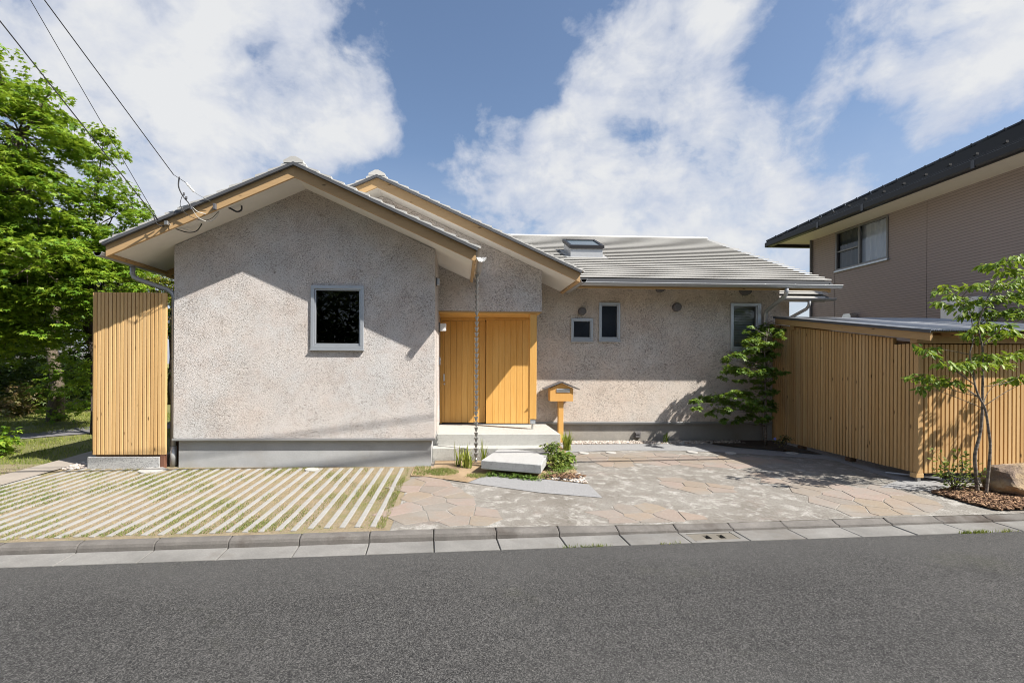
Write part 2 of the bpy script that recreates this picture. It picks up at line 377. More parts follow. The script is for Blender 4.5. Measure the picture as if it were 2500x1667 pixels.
def flag(nt):
    c = nt.coord(); r = nt.rnd()
    cc = nt.ramp(r, [(0., (.25, .20, .170)), (.28, (.235, .188, .135)), (.5, (.205, .178, .15)), (.72, (.275, .21, .182)), (1., (.18, .165, .145))])
    n1 = nt.noise(nt.jitter(c), 5, 6, .7, .5); cc = nt.mix(nt.ramp(n1, [(.3, .55), (.65, 0.)]), cc, (.22, .17, .13))
    cc = nt.mix(nt.math('MULTIPLY', nt.ramp(nt.noise(c, 40, 4, .7), [(.5, 0.), (.7, 1.)]), .4), cc, (.36, .32, .28))
    cc = nt.mix(nt.math('MULTIPLY', nt.ramp(nt.noise(c, 1.3, 8, .7, .4), [(.46, 0.), (.62, 1.)]), .7), cc, nt.mix(nt.noise(c, 7, 6, .7), (.17, .155, .135), (.28, .265, .24)))
    return {'Base Color': cc, 'Roughness': .88, 'Normal': nt.bump(n1, .5, .01)}
M['flag'] = material('flagstone', flag)
def turf(nt):
    c = nt.coord(); a = nt.noise(c, 1.5, 5, .65, .3); b = nt.noise(c, 45, 4, .7); s2 = nt.noise(c, 160, 2)
    cc = nt.mix(nt.ramp(b, [(.3, 0.), (.7, 1.)]), (.24, .19, .115), (.37, .30, .20))
    cc = nt.mix(nt.ramp(a, [(.50, 0.), (.64, .7)]), cc, (.19, .20, .065))
    cc = nt.mix(nt.math('MULTIPLY', nt.ramp(nt.noise(c, 6, 3), [(.6, 0.), (.75, 1.)]), .5), cc, (.18, .12, .07))
    return {'Base Color': cc, 'Roughness': .95, 'Normal': nt.bump(nt.math('ADD', b, s2), 1., .015)}
M['turf'] = material('turf', turf)
def soil(nt):
    c = nt.coord(); b = nt.noise(c, 30, 5, .7); a = nt.noise(c, 2.5, 4, .6)
    cc = nt.mix(b, (.13, .085, .05), (.40, .29, .17)); cc = nt.mix(nt.ramp(a, [(.4, 0.), (.6, .7)]), cc, (.40, .29, .18))
    return {'Base Color': cc, 'Roughness': .95, 'Normal': nt.bump(b, 1., .02)}
M['soil'] = material('soil', soil)
M['dark_soil'] = material('dark_soil', lambda nt: (lambda b: {'Base Color': nt.mix(b, (.02, .015, .012), (.09, .07, .05)), 'Roughness': .95, 'Normal': nt.bump(b, 1., .02)})(nt.noise(nt.coord(), 40, 5, .7)))
def field(nt):
    c = nt.coord(); a = nt.noise(c, .35, 5, .6); b = nt.noise(c, 12, 5, .7)
    cc = nt.mix(nt.ramp(a, [(.35, 0.), (.65, 1.)]), (.10, .13, .03), (.20, .20, .06)); cc = nt.mix(nt.math('MULTIPLY', b, .5), cc, (.17, .13, .06))
    return {'Base Color': cc, 'Roughness': .95, 'Normal': nt.bump(b, 1., .05)}
M['field'] = material('field', field)
M['far_path'] = material('far_path', concrete((.16, .155, .16), .15, .5))
M['path'] = material('path_concrete', concrete((.33, .29, .25), .12, .4))
def leaf(c1, c2, c3, trans=.35):
    def f(nt):
        r = nt.math('MULTIPLY_ADD', nt.math('SUBTRACT', nt.noise(nt.coord(), 1.6, 2), .5), 1.6, nt.island()); cc = nt.ramp(r, [(0., c1), (.5, c2), (1., c3)])
        d = nt.n('ShaderNodeBsdfPrincipled'); nt.l(cc, d.inputs['Base Color']); d.inputs['Roughness'].default_value = .5; d.inputs['Specular IOR Level'].default_value = .35
        t = nt.n('ShaderNodeBsdfTranslucent'); nt.l(nt.mix(.6, cc, (.30, .38, .03)), t.inputs['Color'])
        m = nt.n('ShaderNodeMixShader'); m.inputs[0].default_value = trans
        nt.l(d.outputs[0], m.inputs[1]); nt.l(t.outputs[0], m.inputs[2]); return m.outputs[0]
    return f
M['leaf_maple'] = material('leaf_maple', leaf((.085, .18, .014), (.16, .30, .022), (.31, .42, .04), .4))
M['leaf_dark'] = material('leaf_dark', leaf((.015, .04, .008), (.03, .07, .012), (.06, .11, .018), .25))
M['leaf_yellow'] = material('leaf_yellow', leaf((.10, .13, .02), (.16, .19, .025), (.28, .22, .04)))
M['leaf_corner'] = material('leaf_corner', leaf((.07, .135, .02), (.12, .21, .03), (.20, .29, .045), .25))
M['leaf_sap'] = material('leaf_sapling', leaf((.09, .17, .02), (.16, .26, .028), (.26, .35, .045)))
M['leaf_shrub'] = material('leaf_shrub', leaf((.06, .10, .018), (.11, .16, .025), (.22, .24, .05), .2))
M['leaf_lily'] = material('leaf_lily', leaf((.12, .18, .03), (.25, .30, .05), (.38, .40, .10), .3))
M['leaf_brown'] = material('leaf_brown', leaf((.10, .06, .03), (.16, .12, .05), (.08, .10, .03), .2))
M['grass'] = material('grass_blade', leaf((.10, .15, .03), (.16, .22, .045), (.30, .29, .10), .25))
M['grass_far'] = material('grass_far', leaf((.11, .16, .02), (.17, .22, .03), (.30, .30, .07), .25))
def bark(c1, c2, band=False):
    def f(nt):
        c = nt.coord(); b = nt.noise(nt.mapping(c, (8, 8, 40) if band else (30, 30, 5)), 1., 5, .7)
        return {'Base Color': nt.mix(nt.ramp(b, [(.35, 0.), (.65, 1.)]), c1, c2), 'Roughness': .9, 'Normal': nt.bump(b, .8, .01)}
    return f
M['bark'] = material('bark', bark((.05, .035, .025), (.20, .16, .12)))
M['bark_dark'] = material('bark_dark', bark((.02, .015, .012), (.07, .055, .04)))
M['bark_band'] = material('bark_band', bark((.045, .035, .03), (.26, .22, .18), True))
M['mulch'] = material('mulch', lambda nt: {'Base Color': nt.ramp(nt.island(), [(0., (.07, .035, .02)), (.5, (.18, .095, .05)), (1., (.36, .23, .13))]), 'Roughness': .85})
M['pebble'] = material('pebble', lambda nt: {'Base Color': nt.ramp(nt.island(), [(0., (.20, .17, .15)), (.45, (.38, .33, .29)), (.8, (.50, .45, .40)), (1., (.68, .65, .60))]), 'Roughness': .8})
M['rock'] = material('rock', lambda nt: (lambda c, b: {'Base Color': nt.mix(nt.ramp(nt.noise(c, 3.2, 4, .6), [(.42, 0.), (.6, 1.)]), nt.mix(b, (.12, .09, .07), (.34, .25, .19)), nt.mix(b, (.30, .20, .10), (.60, .47, .30))), 'Roughness': .9, 'Normal': nt.bump(b, 1., .04)})(nt.coord(), nt.noise(nt.coord(), 9, 7, .72)))
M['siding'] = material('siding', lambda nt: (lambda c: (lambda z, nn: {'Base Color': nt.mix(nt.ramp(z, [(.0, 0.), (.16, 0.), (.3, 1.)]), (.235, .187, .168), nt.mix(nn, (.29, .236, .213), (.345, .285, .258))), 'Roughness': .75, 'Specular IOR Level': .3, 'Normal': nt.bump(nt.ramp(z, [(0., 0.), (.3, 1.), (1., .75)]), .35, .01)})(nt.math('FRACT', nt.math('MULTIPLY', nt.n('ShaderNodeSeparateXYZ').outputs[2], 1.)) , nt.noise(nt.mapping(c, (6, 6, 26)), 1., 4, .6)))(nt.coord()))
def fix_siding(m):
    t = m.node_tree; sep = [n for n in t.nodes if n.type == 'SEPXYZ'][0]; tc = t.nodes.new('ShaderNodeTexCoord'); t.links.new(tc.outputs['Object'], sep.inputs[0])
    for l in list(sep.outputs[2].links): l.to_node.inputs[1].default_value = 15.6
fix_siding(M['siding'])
M['nb_tile'] = material('neighbour_tile', plain((.011, .0115, .0135), .45, 0, .35, .3, 14))
M['nb_ridge'] = material('neighbour_ridge', plain((.035, .037, .042), .3, 0., .5))
M['corrugated'] = material('corrugated', plain((.40, .41, .42), .4, .45, .5, .12, 3))
M['bg_wall'] = material('far_wall', plain((.5, .46, .42), .8))

# ------------------------------------------------------------------ ground levels
KA = math.atan(.066); KT = Vector((math.cos(KA), math.sin(KA), 0)); KN = Vector((-math.sin(KA), math.cos(KA), 0)); KO = Vector((0, 4.775, 0))
def sm(t): t = min(1, max(0, t)); return t * t * (3 - 2 * t)
def gy(y): return .022 * (y - 7.31)
def ktop(x): return -.056 - .026 * sm((x - .2) / 2.2)
def gz(x, y):
    yk = 4.775 + .066 * x; wv = sm((y - yk) / 1.0)
    return ktop(x) * (1 - wv) + gy(y) * wv if y < yk + 1 else gy(y)
def K(s, d, z): p = KO + KT * s - KN * d; return (p.x, p.y, z)      # d: distance towards the road

def sheet(name, poly, mat, off, thick=None, parent=None):
    m = MB(); n = len(poly); m.add([(x, y, gz(x, y) + off) for x, y in poly], [tuple(range(n))]); o = m.build(name, mat, parent, recalc=False)
    if o.data.polygons[0].normal.z < 0: o.data.flip_normals()
    return o
# big ground sheet
m = MB(); rows = [(-400, -.30), (5.6, -.30), (5.95, -.06), (7.31, -.03), (12, .08), (20, .25), (60, .4), (700, .4)]
vs = []; fs = []
for i, (y, z) in enumerate(rows): vs += [(-600, y, z), (-30, y, z), (-6.5, y, z), (30, y, z), (600, y, z)]
for i in range(len(rows) - 1):
    for j in range(4): fs.append((i * 5 + j, i * 5 + j + 1, (i + 1) * 5 + j + 1, (i + 1) * 5 + j))
structure(m.add(vs, fs).build('ground', M['field'], recalc=False))
# road
m = MB(); vs = []; fs = []
ss = [-120, -30, -12, -6, 0, 6, 12, 30, 120]; ds = [.405, 2.5, 4.6, 12]
for d, z in zip(ds, (-.142, -.125, -.142, -.2)): vs += [K(s, d, z) for s in ss]
for i in range(3):
    for j in range(8): fs.append((i * 9 + j, (i + 1) * 9 + j, (i + 1) * 9 + j + 1, i * 9 + j + 1))
structure(m.add(vs, fs).build('road', M['asphalt'], recalc=False))
# driveway
def grid(name, x0, x1, nx, y1, ny, mat, off):
    m = MB(); vs = []; fs = []
    for j in range(ny + 1):
        for i in range(nx + 1):
            x = x0 + (x1 - x0) * i / nx; yk = 4.739 + .066 * x; t = (j / ny) ** 1.6; y = yk + (y1 - yk) * t
            vs.append((x, y, gz(x, y) + off))
    for j in range(ny):
        for i in range(nx): a = j * (nx + 1) + i; fs.append((a, a + 1, a + nx + 2, a + nx + 1))
    return structure(m.add(vs, fs).build(name, mat, recalc=False))
drive = grid('driveway', -.67, 14., 40, 9.43, 14, M['old_concrete'], 0.)
lawn = grid('lawn', -9.5, -.672, 30, 7.6, 12, M['turf'], -.004)
# pavement sheets lying on the driveway
resin1 = structure(sheet('resin_paving', [(.12, 6.40), (.41, 6.83), (1.17, 6.56), (1.72, 6.30), (1.73, 5.71), (1.02, 5.92)], M['resin'], .006))
resin2 = structure(sheet('resin_apron', [(1.80, 8.30), (2.2, 8.42), (3.0, 8.52), (3.9, 8.50), (4.6, 8.36), (5.3, 8.10), (6.2, 7.70), (6.3, 9.12), (5.2, 9.15), (3.7, 9.16), (1.8, 9.1)], M['resin'], .006))
resin3 = structure(sheet('resin_yard', [(5.55, 6.10), (6.10, 5.90), (6.35, 5.78), (8.2, 5.85), (12, 6.0), (12, 9.3), (6.32, 9.3), (6.10, 6.42)], M['resin'], .005))
bed = structure(sheet('planting_bed', [(-.68, 6.74), (-.46, 6.715), (.12, 6.395), (.41, 6.825), (1.09, 6.60), (1.71, 6.30), (1.735, 7.3), (1.79, 8.0), (1.9, 8.45), (1.9, 9.1), (1.2, 9.0), (-.38, 8.6), (-.38, 7.32), (-.68, 7.32)], M['soil'], .012))
structure(sheet('gravel_border', [(1.75, 9.08), (3.7, 9.14), (5.2, 9.13), (6.3, 9.1), (6.3, 9.42), (1.75, 9.42)], M['soil'], .010))
structure(sheet('corner_bed', [(4.9, 9.05), (5.15, 8.75), (5.7, 8.45), (6.3, 8.05), (6.32, 9.42), (4.8, 9.42)], M['dark_soil'], .022))
# left path and far lane
structure(sheet('side_path', [(-6.33, 5.6), (-5.86, 5.6), (-5.82, 7.44), (-5.95, 9.2), (-6.35, 9.2), (-6.30, 7.8)], M['path'], .012))
structure(sheet('far_lane', [(-24, 6.8), (-22, 5.4), (-9.4, 9.3), (-7.88, 10.5), (-4.6, 12.3), (-4.6, 13.6), (-8.6, 11.5), (-9.3, 10.25)], M['far_path'], -.014))

# paving strips in the lawn (each strip three or four concrete lengths)
PSM = {}
def strip_mesh(L):
    k = round(L, 2)
    if k not in PSM:
        PSM[k] = MB().cbox(-.027, .027, 0, L, -.03, .008, .004).mesh('paving_strip'); PSM[k].materials.append(M['strip'])
    return PSM[k]
for i in range(37):
    x = -.852 - .150 * i; yk = 4.775 + .066 * x + .035
    y = yk + (.05 if i < 5 else (.0 if i % 3 else .02)); yend = 7.25 if x > -5.4 else 7.25 + min(.35, max(0, (-5.4 - x)) * .5)
    if x < -5.75: yend = 7.0 - (-5.75 - x) * 2.2
    first = .30 + .28 * ((i * 7) % 10) / 10
    cuts = [y, y + first + .25]
    while cuts[-1] < yend - .25: cuts.append(cuts[-1] + .9)
    cuts[-1] = yend
    for a, b in zip(cuts[:-1], cuts[1:]):
        if b - a < .1: continue
        o = put('paving_strip', strip_mesh(b - a - .006), None, lawn)
        o.location = (x + random.uniform(-.006, .006), a, gz(x, a) - .001)
        o.rotation_euler = (math.atan2(gz(x, b) - gz(x, a), b - a), 0, random.uniform(-.006, .006))

# kerb blocks and gutter slabs
kerb = structure(empty('kerb')); gut = structure(empty('gutter'))
KJ = [-7.3, -6.66, -6.02, -5.38, -4.73, -4.08, -3.42, -2.77, -2.13, -1.5, -.86, -.25, .36, .99, 1.6, 2.22, 2.82, 3.42, 4.02, 4.63, 5.24, 5.85, 6.45, 7.07, 7.7, 8.32]
for i in range(len(KJ) - 1):
    s0, s1 = KJ[i] + .004, KJ[i + 1] - .004; vs = []; fs = []; dz = random.uniform(-.003, .003); dd = random.uniform(-.004, .004)
    for s in (s0, s0 + .01, s1 - .01, s1):
        zt = ktop(s) + dz; zb = -.136; e = 0 if s0 < s < s1 else -.006; low = sm((s - .2) / 2.2)
        w0 = .095 - .03 * low
        prof = [(.040, -.25), (.040, zt + e), (w0, zt + e - .004 - .008 * low), (w0 + .03, zt + e - .018 - .008 * low), (.137, zt + e - .042 + .012 * low), (.143, zb - .01), (.143, -.25)]
        vs += [K(s, d + dd, z) for d, z in prof]
    n = 7
    for a in range(3):
        for j in range(n - 1): fs.append((a * n + j, a * n + j + 1, (a + 1) * n + j + 1, (a + 1) * n + j))
    fs += [tuple(range(n)), tuple(3 * n + j for j in range(n))[::-1]]
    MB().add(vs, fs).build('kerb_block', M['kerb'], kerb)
    if i == KJ.index(2.22): gx = (s0, s1)
    m = MB(); c = .006; dz = random.uniform(-.003, .003)
    if i == KJ.index(2.22):
        # inlet slab with an opening for the grating
        a0, a1, b0, b1 = s0 + .055, s1 - .055, .165, .360
        for (p0, p1, q0, q1) in ((s0, a0, .146, .404), (a1, s1, .146, .404), (a0, a1, .146, b0), (a0, a1, b1, .404)):
            m.add([K(p0, q0, -.134), K(p1, q0, -.134), K(p1, q1, -.139), K(p0, q1, -.139), K(p0, q0, -.25), K(p1, q0, -.25), K(p1, q1, -.25), K(p0, q1, -.25)],
                  [(0, 1, 2, 3), (0, 4, 5, 1), (1, 5, 6, 2), (2, 6, 7, 3), (3, 7, 4, 0)])
    else:
        top = [K(s0 + c, .146, -.133 + dz), K(s1 - c, .146, -.133 + dz), K(s1 - c, .402, -.139 + dz), K(s0 + c, .402, -.139 + dz)]
        mid = [K(s0, .146, -.140 + dz), K(s1, .146, -.140 + dz), K(s1, .404, -.146 + dz), K(s0, .404, -.146 + dz)]
        bot = [K(s0, .146, -.25), K(s1, .146, -.25), K(s1, .404, -.25), K(s0, .404, -.25)]
        m.add(top + mid + bot, [(0, 1, 2, 3)] + [(a, a + 4, (a + 1) % 4 + 4, (a + 1) % 4) for a in range(4)] + [(a + 4, a + 8, (a + 1) % 4 + 8, (a + 1) % 4 + 4) for a in range(4)])
    m.build('gutter_slab', M['gutterslab'], gut)
# drain cover in the gutter
gs0, gs1 = gx[0] + .06, gx[1] - .06
g = thing('drain_cover', 'concrete drain cover with two dark slots set in the gutter', 'drain cover')
m = MB(); cs = [gs0, gs0 + .14, gs0 + .20, gs0 + .29, gs0 + .35, gs1]; cdp = [.185, .215, .32, .355]
for i in range(5):
    for j in range(3):
        if j == 1 and i in (1, 3): continue
        m.add([K(cs[i], cdp[j], -.138), K(cs[i + 1], cdp[j], -.138), K(cs[i + 1], cdp[j + 1], -.141), K(cs[i], cdp[j + 1], -.141)] + [K(cs[i], cdp[j], -.18), K(cs[i + 1], cdp[j], -.18), K(cs[i + 1], cdp[j + 1], -.18), K(cs[i], cdp[j + 1], -.18)],
              [(0, 1, 2, 3), (0, 4, 5, 1), (1, 5, 6, 2), (2, 6, 7, 3), (3, 7, 4, 0)])
m.build('plate', material('plate', concrete((.17, .155, .13), .1, .4)), g)
MB().add([K(gs0, .16, -.22), K(gs1, .16, -.22), K(gs1, .36, -.22), K(gs0, .36, -.22)], [(0, 1, 2, 3)]).build('pit', M['interior'], g)

# flagstones: irregular stones set in the driveway
def clip(poly, nx, ny, c):
    out = []
    for i in range(len(poly)):
        p, q = poly[i], poly[(i + 1) % len(poly)]; a = p[0] * nx + p[1] * ny - c; b = q[0] * nx + q[1] * ny - c
        if a <= 0: out.append(p)
        if a * b < 0: t = a / (a - b); out.append((p[0] + (q[0] - p[0]) * t, p[1] + (q[1] - p[1]) * t))
    return out
def area(p): return abs(sum(p[i][0] * p[(i + 1) % len(p)][1] - p[(i + 1) % len(p)][0] * p[i][1] for i in range(len(p)))) / 2
def inside(p, poly):
    r = False
    for i in range(len(poly)):
        a, b = poly[i], poly[i - 1]
        if (a[1] > p[1]) != (b[1] > p[1]) and p[0] < (b[0] - a[0]) * (p[1] - a[1]) / (b[1] - a[1]) + a[0]: r = not r
    return r
def flags(region, size, seed):
    rr = random.Random(seed); xs = [p[0] for p in region]; ys = [p[1] for p in region]; pts = []
    for _ in range(900):
        p = (rr.uniform(min(xs) - .2, max(xs) + .2), rr.uniform(min(ys) - .2, max(ys) + .2))
        if all((p[0] - q[0]) ** 2 + (1.3 * (p[1] - q[1])) ** 2 > (size * rr.uniform(.55, 1.2)) ** 2 for q in pts): pts.append(p)
    for p in pts:
        if not inside(p, region): continue
        cell = [(p[0] - 1, p[1] - 1), (p[0] + 1, p[1] - 1), (p[0] + 1, p[1] + 1), (p[0] - 1, p[1] + 1)]
        for q in pts:
            if q is p: continue
            dx, dy = q[0] - p[0], q[1] - p[1]; L = math.hypot(dx, dy)
            if L > 1.6: continue
            nx, ny = dx / L, dy / L; cell = clip(cell, nx, ny, (p[0] + q[0]) / 2 * nx + (p[1] + q[1]) / 2 * ny - .0045)
            if len(cell) < 3: break
        # keep behind the kerb
        cell = clip(cell, .066, -1, -4.80) if len(cell) > 2 else cell
        if len(cell) < 3 or area(cell) < .012: continue
        cxy = (sum(v[0] for v in cell) / len(cell), sum(v[1] for v in cell) / len(cell))
        # uneven edges
        e = []
        for i in range(len(cell)):
            a, b = cell[i], cell[(i + 1) % len(cell)]; e.append(a); L = math.hypot(a[0] - b[0], a[1] - b[1])
            if L > .12: t = rr.uniform(.35, .65); j = rr.uniform(-.016, .004); e.append((a[0] + (b[0] - a[0]) * t + (cxy[0] - a[0]) * -j, a[1] + (b[1] - a[1]) * t + (cxy[1] - a[1]) * -j))
        if any(math.hypot(v[0] - cxy[0], v[1] - cxy[1]) > .75 for v in e): continue
        dz = rr.uniform(.003, .006); n = len(e)
        inner = [(cxy[0] + (v[0] - cxy[0]) * .975, cxy[1] + (v[1] - cxy[1]) * .975) for v in e]
        vs = [(x, y, gz(x, y) + dz) for x, y in inner] + [(x, y, gz(x, y) + dz - .005) for x, y in e] + [(x, y, gz(x, y) - .02) for x, y in e]
        fs = [tuple(range(n))] + [(i, n + i, n + (i + 1) % n, (i + 1) % n) for i in range(n)] + [(n + i, 2 * n + i, 2 * n + (i + 1) % n, n + (i + 1) % n) for i in range(n)]
        MB().add(vs, fs).build('flagstone', M['flag'], drive)
flags([(-.66, 6.70), (-.1, 6.55), (.05, 5.75), (.38, 5.45), (.42, 4.95), (-.66, 4.75)], .34, 3)
flags([(1.60, 5.25), (1.86, 5.50), (2.28, 5.36), (2.60, 5.15), (2.5, 4.9), (1.6, 4.85)], .33, 8)
flags([(2.72, 6.38), (3.08, 6.66), (3.62, 6.22), (3.66, 5.98), (2.95, 5.85)], .34, 5)
flags([(1.80, 7.65), (1.95, 8.2), (2.94, 8.36), (3.83, 8.38), (4.3, 7.9), (5.4, 7.9), (5.6, 7.4), (4.4, 7.3), (3.1, 7.35), (2.4, 7.3)], .36, 12)
flags([(4.18, 6.76), (4.85, 6.42), (5.55, 6.05), (5.8, 5.36), (5.18, 5.10), (4.3, 5.06), (4.22, 5.6)], .36, 4)

# round caps
def lid(p, r, label, grp='round caps set in the paving'):
    o = MB().lathe([(r, -.03), (r, .004), (r * .93, .010), (r * .80, .010), (r * .78, .0075), (0.001, .009)], (p[0], p[1], gz(p[0], p[1]) + .008), 24).build('inspection_cover', M['lid'], None)
    tag(o, label, 'cover', grp)
lid((2.17, 8.27), .085, 'round white cap in the paving nearest the mailbox'); lid((2.66, 8.31), .09, 'second round white cap along the grey apron from the mailbox')
lid((4.13, 8.34), .09, 'round white cap in the apron just left of the shed shadow'); lid((4.77, 8.24), .09, 'shaded round cap in the paving below the maple')
lid((5.87, 8.23), .10, 'shaded round cap beside the foot of the slatted shed')
lid((-4.47, 7.16), .17, 'large round concrete cover in the striped lawn beside the downpipe', 'round covers in the lawn'); lid((-2.17, 7.16), .10, 'small round white cover in the striped lawn below the window', 'round covers in the lawn')

# ------------------------------------------------------------------ house
HX0, HX1, HY, XR = -4.25, -.38, 7.31, -2.315
house = thing('house', 'single-storey house with rough beige plaster walls and pale tiled gable roofs', 'house')
def rectwall(m, x0, x1, z0, z1, y, holes, reveal=.07):
    xs = sorted({x0, x1, *[h[0] for h in holes], *[h[1] for h in holes]}); zs = sorted({z0, z1, *[h[2] for h in holes], *[h[3] for h in holes]})
    for i in range(len(xs) - 1):
        for j in range(len(zs) - 1):
            cx_, cz_ = (xs[i] + xs[i + 1]) / 2, (zs[j] + zs[j + 1]) / 2
            if any(h[0] < cx_ < h[1] and h[2] < cz_ < h[3] for h in holes): continue
            m.add([(xs[i], y, zs[j]), (xs[i + 1], y, zs[j]), (xs[i + 1], y, zs[j + 1]), (xs[i], y, zs[j + 1])], [(0, 1, 2, 3)])
    for a, b, c, d in holes:
        y2 = y + reveal
        m.add([(a, y, c), (b, y, c), (b, y, d), (a, y, d), (a, y2, c), (b, y2, c), (b, y2, d), (a, y2, d)], [(0, 1, 5, 4), (1, 2, 6, 5), (2, 3, 7, 6), (3, 0, 4, 7)])
WF = (-2.225, -1.46, 1.79, 2.725)
m = MB(); rectwall(m, HX0, HX1, .44, 3.30, HY, [WF])
m.add([(HX0, HY, 3.30), (HX1, HY, 3.30), (XR, HY, 4.20)], [(0, 1, 2)])
m.add([(HX1, HY, .44), (HX1, 9.43, .44), (HX1, 9.43, 3.45), (HX1, HY, 3.30 + .0)], [(0, 1, 2, 3)])
m.add([(HX0, HY, .44), (HX0, 13, .44), (HX0, 13, 3.34), (HX0, HY, 3.30)], [(0, 3, 2, 1)])
m.add([(HX0, HY, .44), (HX1, HY, .44), (HX1, 9.4, .44), (HX0, 9.4, .44)], [(0, 3, 2, 1)])
m.build('front_wall', M['stucco'], house, recalc=False)
MB().box(HX0 + .05, HX1 - .05, HY + .05, 9.40, -.2, .42).build('foundation', M['foundation'], house)
m = MB().cbox(HX0 - .015, HX1 + .015, HY - .022, HY + .05, .405, .438, .003); m.box(HX1 - .02, HX1 + .014, HY + .051, 8.0, .405, .437)
m.build('base_trim', M['trim'], house)
# second gable wall over the porch
UY, X2R = 8.55, -1.39
z2 = lambda x: 4.53 - .45 * abs(x - X2R)
m = MB(); m.add([(-4.2, UY, 2.51), (1.47, UY, 2.51), (1.47, UY, z2(1.47)), (X2R, UY, z2(X2R)), (-4.2, UY, z2(-4.2))], [(0, 1, 2, 3, 4)])
m.add([(1.47, UY, 2.51), (1.47, 9.5, 2.51), (1.47, 9.5, z2(1.47)), (1.47, UY, z2(1.47))], [(0, 1, 2, 3)])
m.build('porch_gable_wall', M['stucco'], house, recalc=False)
# right wing wall
RY = 9.43; RX1 = 6.45
W1, W2, W3 = (2.215, 2.63, 2.05, 2.475), (2.775, 3.175, 2.055, 2.79), (5.45, 6.02, 1.875, 2.81)
m = MB(); rectwall(m, 1.38, RX1, .44, 3.45, RY, [W1, W2, W3])
m.add([(RX1, RY, .44), (RX1, 16, .44), (RX1, 16, 3.4), (RX1, 13.4, 5.0), (RX1, RY, 3.44)], [(0, 1, 2, 3, 4)])
m.add([(1.38, RY, 2.4), (1.38, RY, 3.6), (-.38, RY, 3.6), (-.38, RY, 2.47), (1.38, RY, 2.47)], [(1, 2, 3, 4)])
m.build('wing_wall', M['stucco_warm'], house, recalc=False)
MB().box(1.3, RX1 - .04, RY + .05, 15.9, -.2, .42).build('foundation', M['foundation_warm'], house)
m = MB().cbox(1.42, RX1 + .012, RY - .022, RY + .05, .418, .438, .003); m.cbox(1.42, RX1 + .010, RY - .018, RY + .04, .395, .4175, .003); m.build('base_trim', M['trim'], house)
# enclosing shell so that rooms are dark behind the glass
m = MB(); m.box(HX0 + .12, HX1 - .12, HY + 1.6, HY + 1.65, .44, 3.3); m.box(1.45, 6.4, RY + 1.2, RY + 1.25, .44, 3.3); m.box(-4.2, 6.4, 15.9, 16, -.2, 3.4)
m.box(HX0 + .02, HX1 - .02, HY + .03, 9.3, 3.22, 3.26); m.box(1.45, 6.4, RY + .03, 15.5, 3.36, 3.38)
m.build('inner_partition', M['interior'], house)

def window(name, h, y, fw_=.035, glass='glass', sash=True, sill=True, label=None, frost=False):
    a, b, c, d = h; m = MB()
    o0 = .012
    for (x0, x1, z0, z1) in ((a - o0, b + o0, d - fw_, d + o0), (a - o0, b + o0, c - o0, c + fw_), (a - o0, a + fw_, c + fw_, d - fw_), (b - fw_, b + o0, c + fw_, d - fw_)):
        m.cbox(x0, x1, y - .03, y + .06, z0, z1, .003)
    if sash:
        f2 = fw_ + .02
        for (x0, x1, z0, z1) in ((a + fw_ + .002, b - fw_ - .002, d - f2, d - fw_ - .002), (a + fw_ + .002, b - fw_ - .002, c + fw_ + .002, c + f2 + .018), (a + fw_ + .002, a + f2, c + f2 + .018, d - f2), (b - f2, b - fw_ - .002, c + f2 + .018, d - f2)):
            m.cbox(x0, x1, y - .012, y + .05, z0, z1, .002)
    w_ = m.build(name, M['alu'], house)
    if label: w_['label'] = label
    MB().add([(a + fw_, y + .02, c + fw_), (b - fw_, y + .02, c + fw_), (b - fw_, y + .02, d - fw_), (a + fw_, y + .02, d - fw_)], [(0, 1, 2, 3)]).build('pane', M['frosted'] if frost else M[glass], w_, recalc=False)
    if sill: MB().cbox(a - .02, b + .02, y - .045, y + .02, c - .032, c - .0125, .003).build('sill', M['alu'], w_)
    return w_
window('window', WF, HY, .04)
window('window', W1, RY, .028, frost=True)
window('window', W2, RY, .028, frost=True)
wr = window('window', W3, RY, .035, glass='glass_clear')
m = MB(); m.cbox(6.025, 6.06, RY - .028, RY + .03, 1.865, 2.82, .003); m.build('side_rail', M['alu'], wr)
m = MB()
for i in range(16): m.box(5.5, 5.97, RY + .06, RY + .085, 1.93 + i * .052, 1.932 + i * .052)
m.build('blind', M['midgrey'], wr)
MB().box(5.49, 5.98, RY + .09, RY + .095, 1.9, 2.78).build('roller_blind', material('roller_blind', plain((.42, .42, .38), .9)), wr)

# porch: steps, door, post, lintel
st = tag(empty('porch_steps'), None, None); st.parent = house
MB().cbox(HX1 - .048, 1.70, 7.99, 9.42, .20, .40, .006).build('upper_step', M['terrazzo'], st)
MB().cbox(HX1 - .048, 1.46, 7.71, 8.4, -.1, .215, .006).build('lower_step', M['terrazzo'], st)
MB().box(HX1 + .003, 1.66, 8.0, 9.42, -.1, .199).build('step_base', M['terrazzo'], st)
PF = .40
MB().cbox(HX1 + .002, 1.44, UY + .004, RY - .002, 2.475, 2.505, .002).build('porch_ceiling', M['door'], house)
MB().cbox(HX1 + .002, 1.468, UY - .004, UY + .05, 2.493, 2.5155, .002).build('lintel_board', M['beam_x'], house)
d1 = tag(empty('door')); d1.parent = house
xs = [-.343, -.293, -.18, -.065, .048, .163, .277, .392, .51]
for i in range(8): MB().cbox(xs[i] + .0015, xs[i + 1] - .0015, RY - .055, RY - .03, PF + .025, 2.405, .003).build('plank', M['door'], d1)
MB().box(-.34, .51, RY - .03, RY - .02, PF + .02, 2.41).build('door_core', M['backing'], d1)
m = MB().cbox(-.318, -.284, RY - .072, RY - .055, 1.235, 1.375, .004); m.build('handle', M['steel'], d1)
MB().lathe([(.018, 0), (.018, -.012), (.012, -.016), (.002, -.017)], (-.295, RY - .055, 1.18), 14, 'y').build('lock', M['steel'], d1)
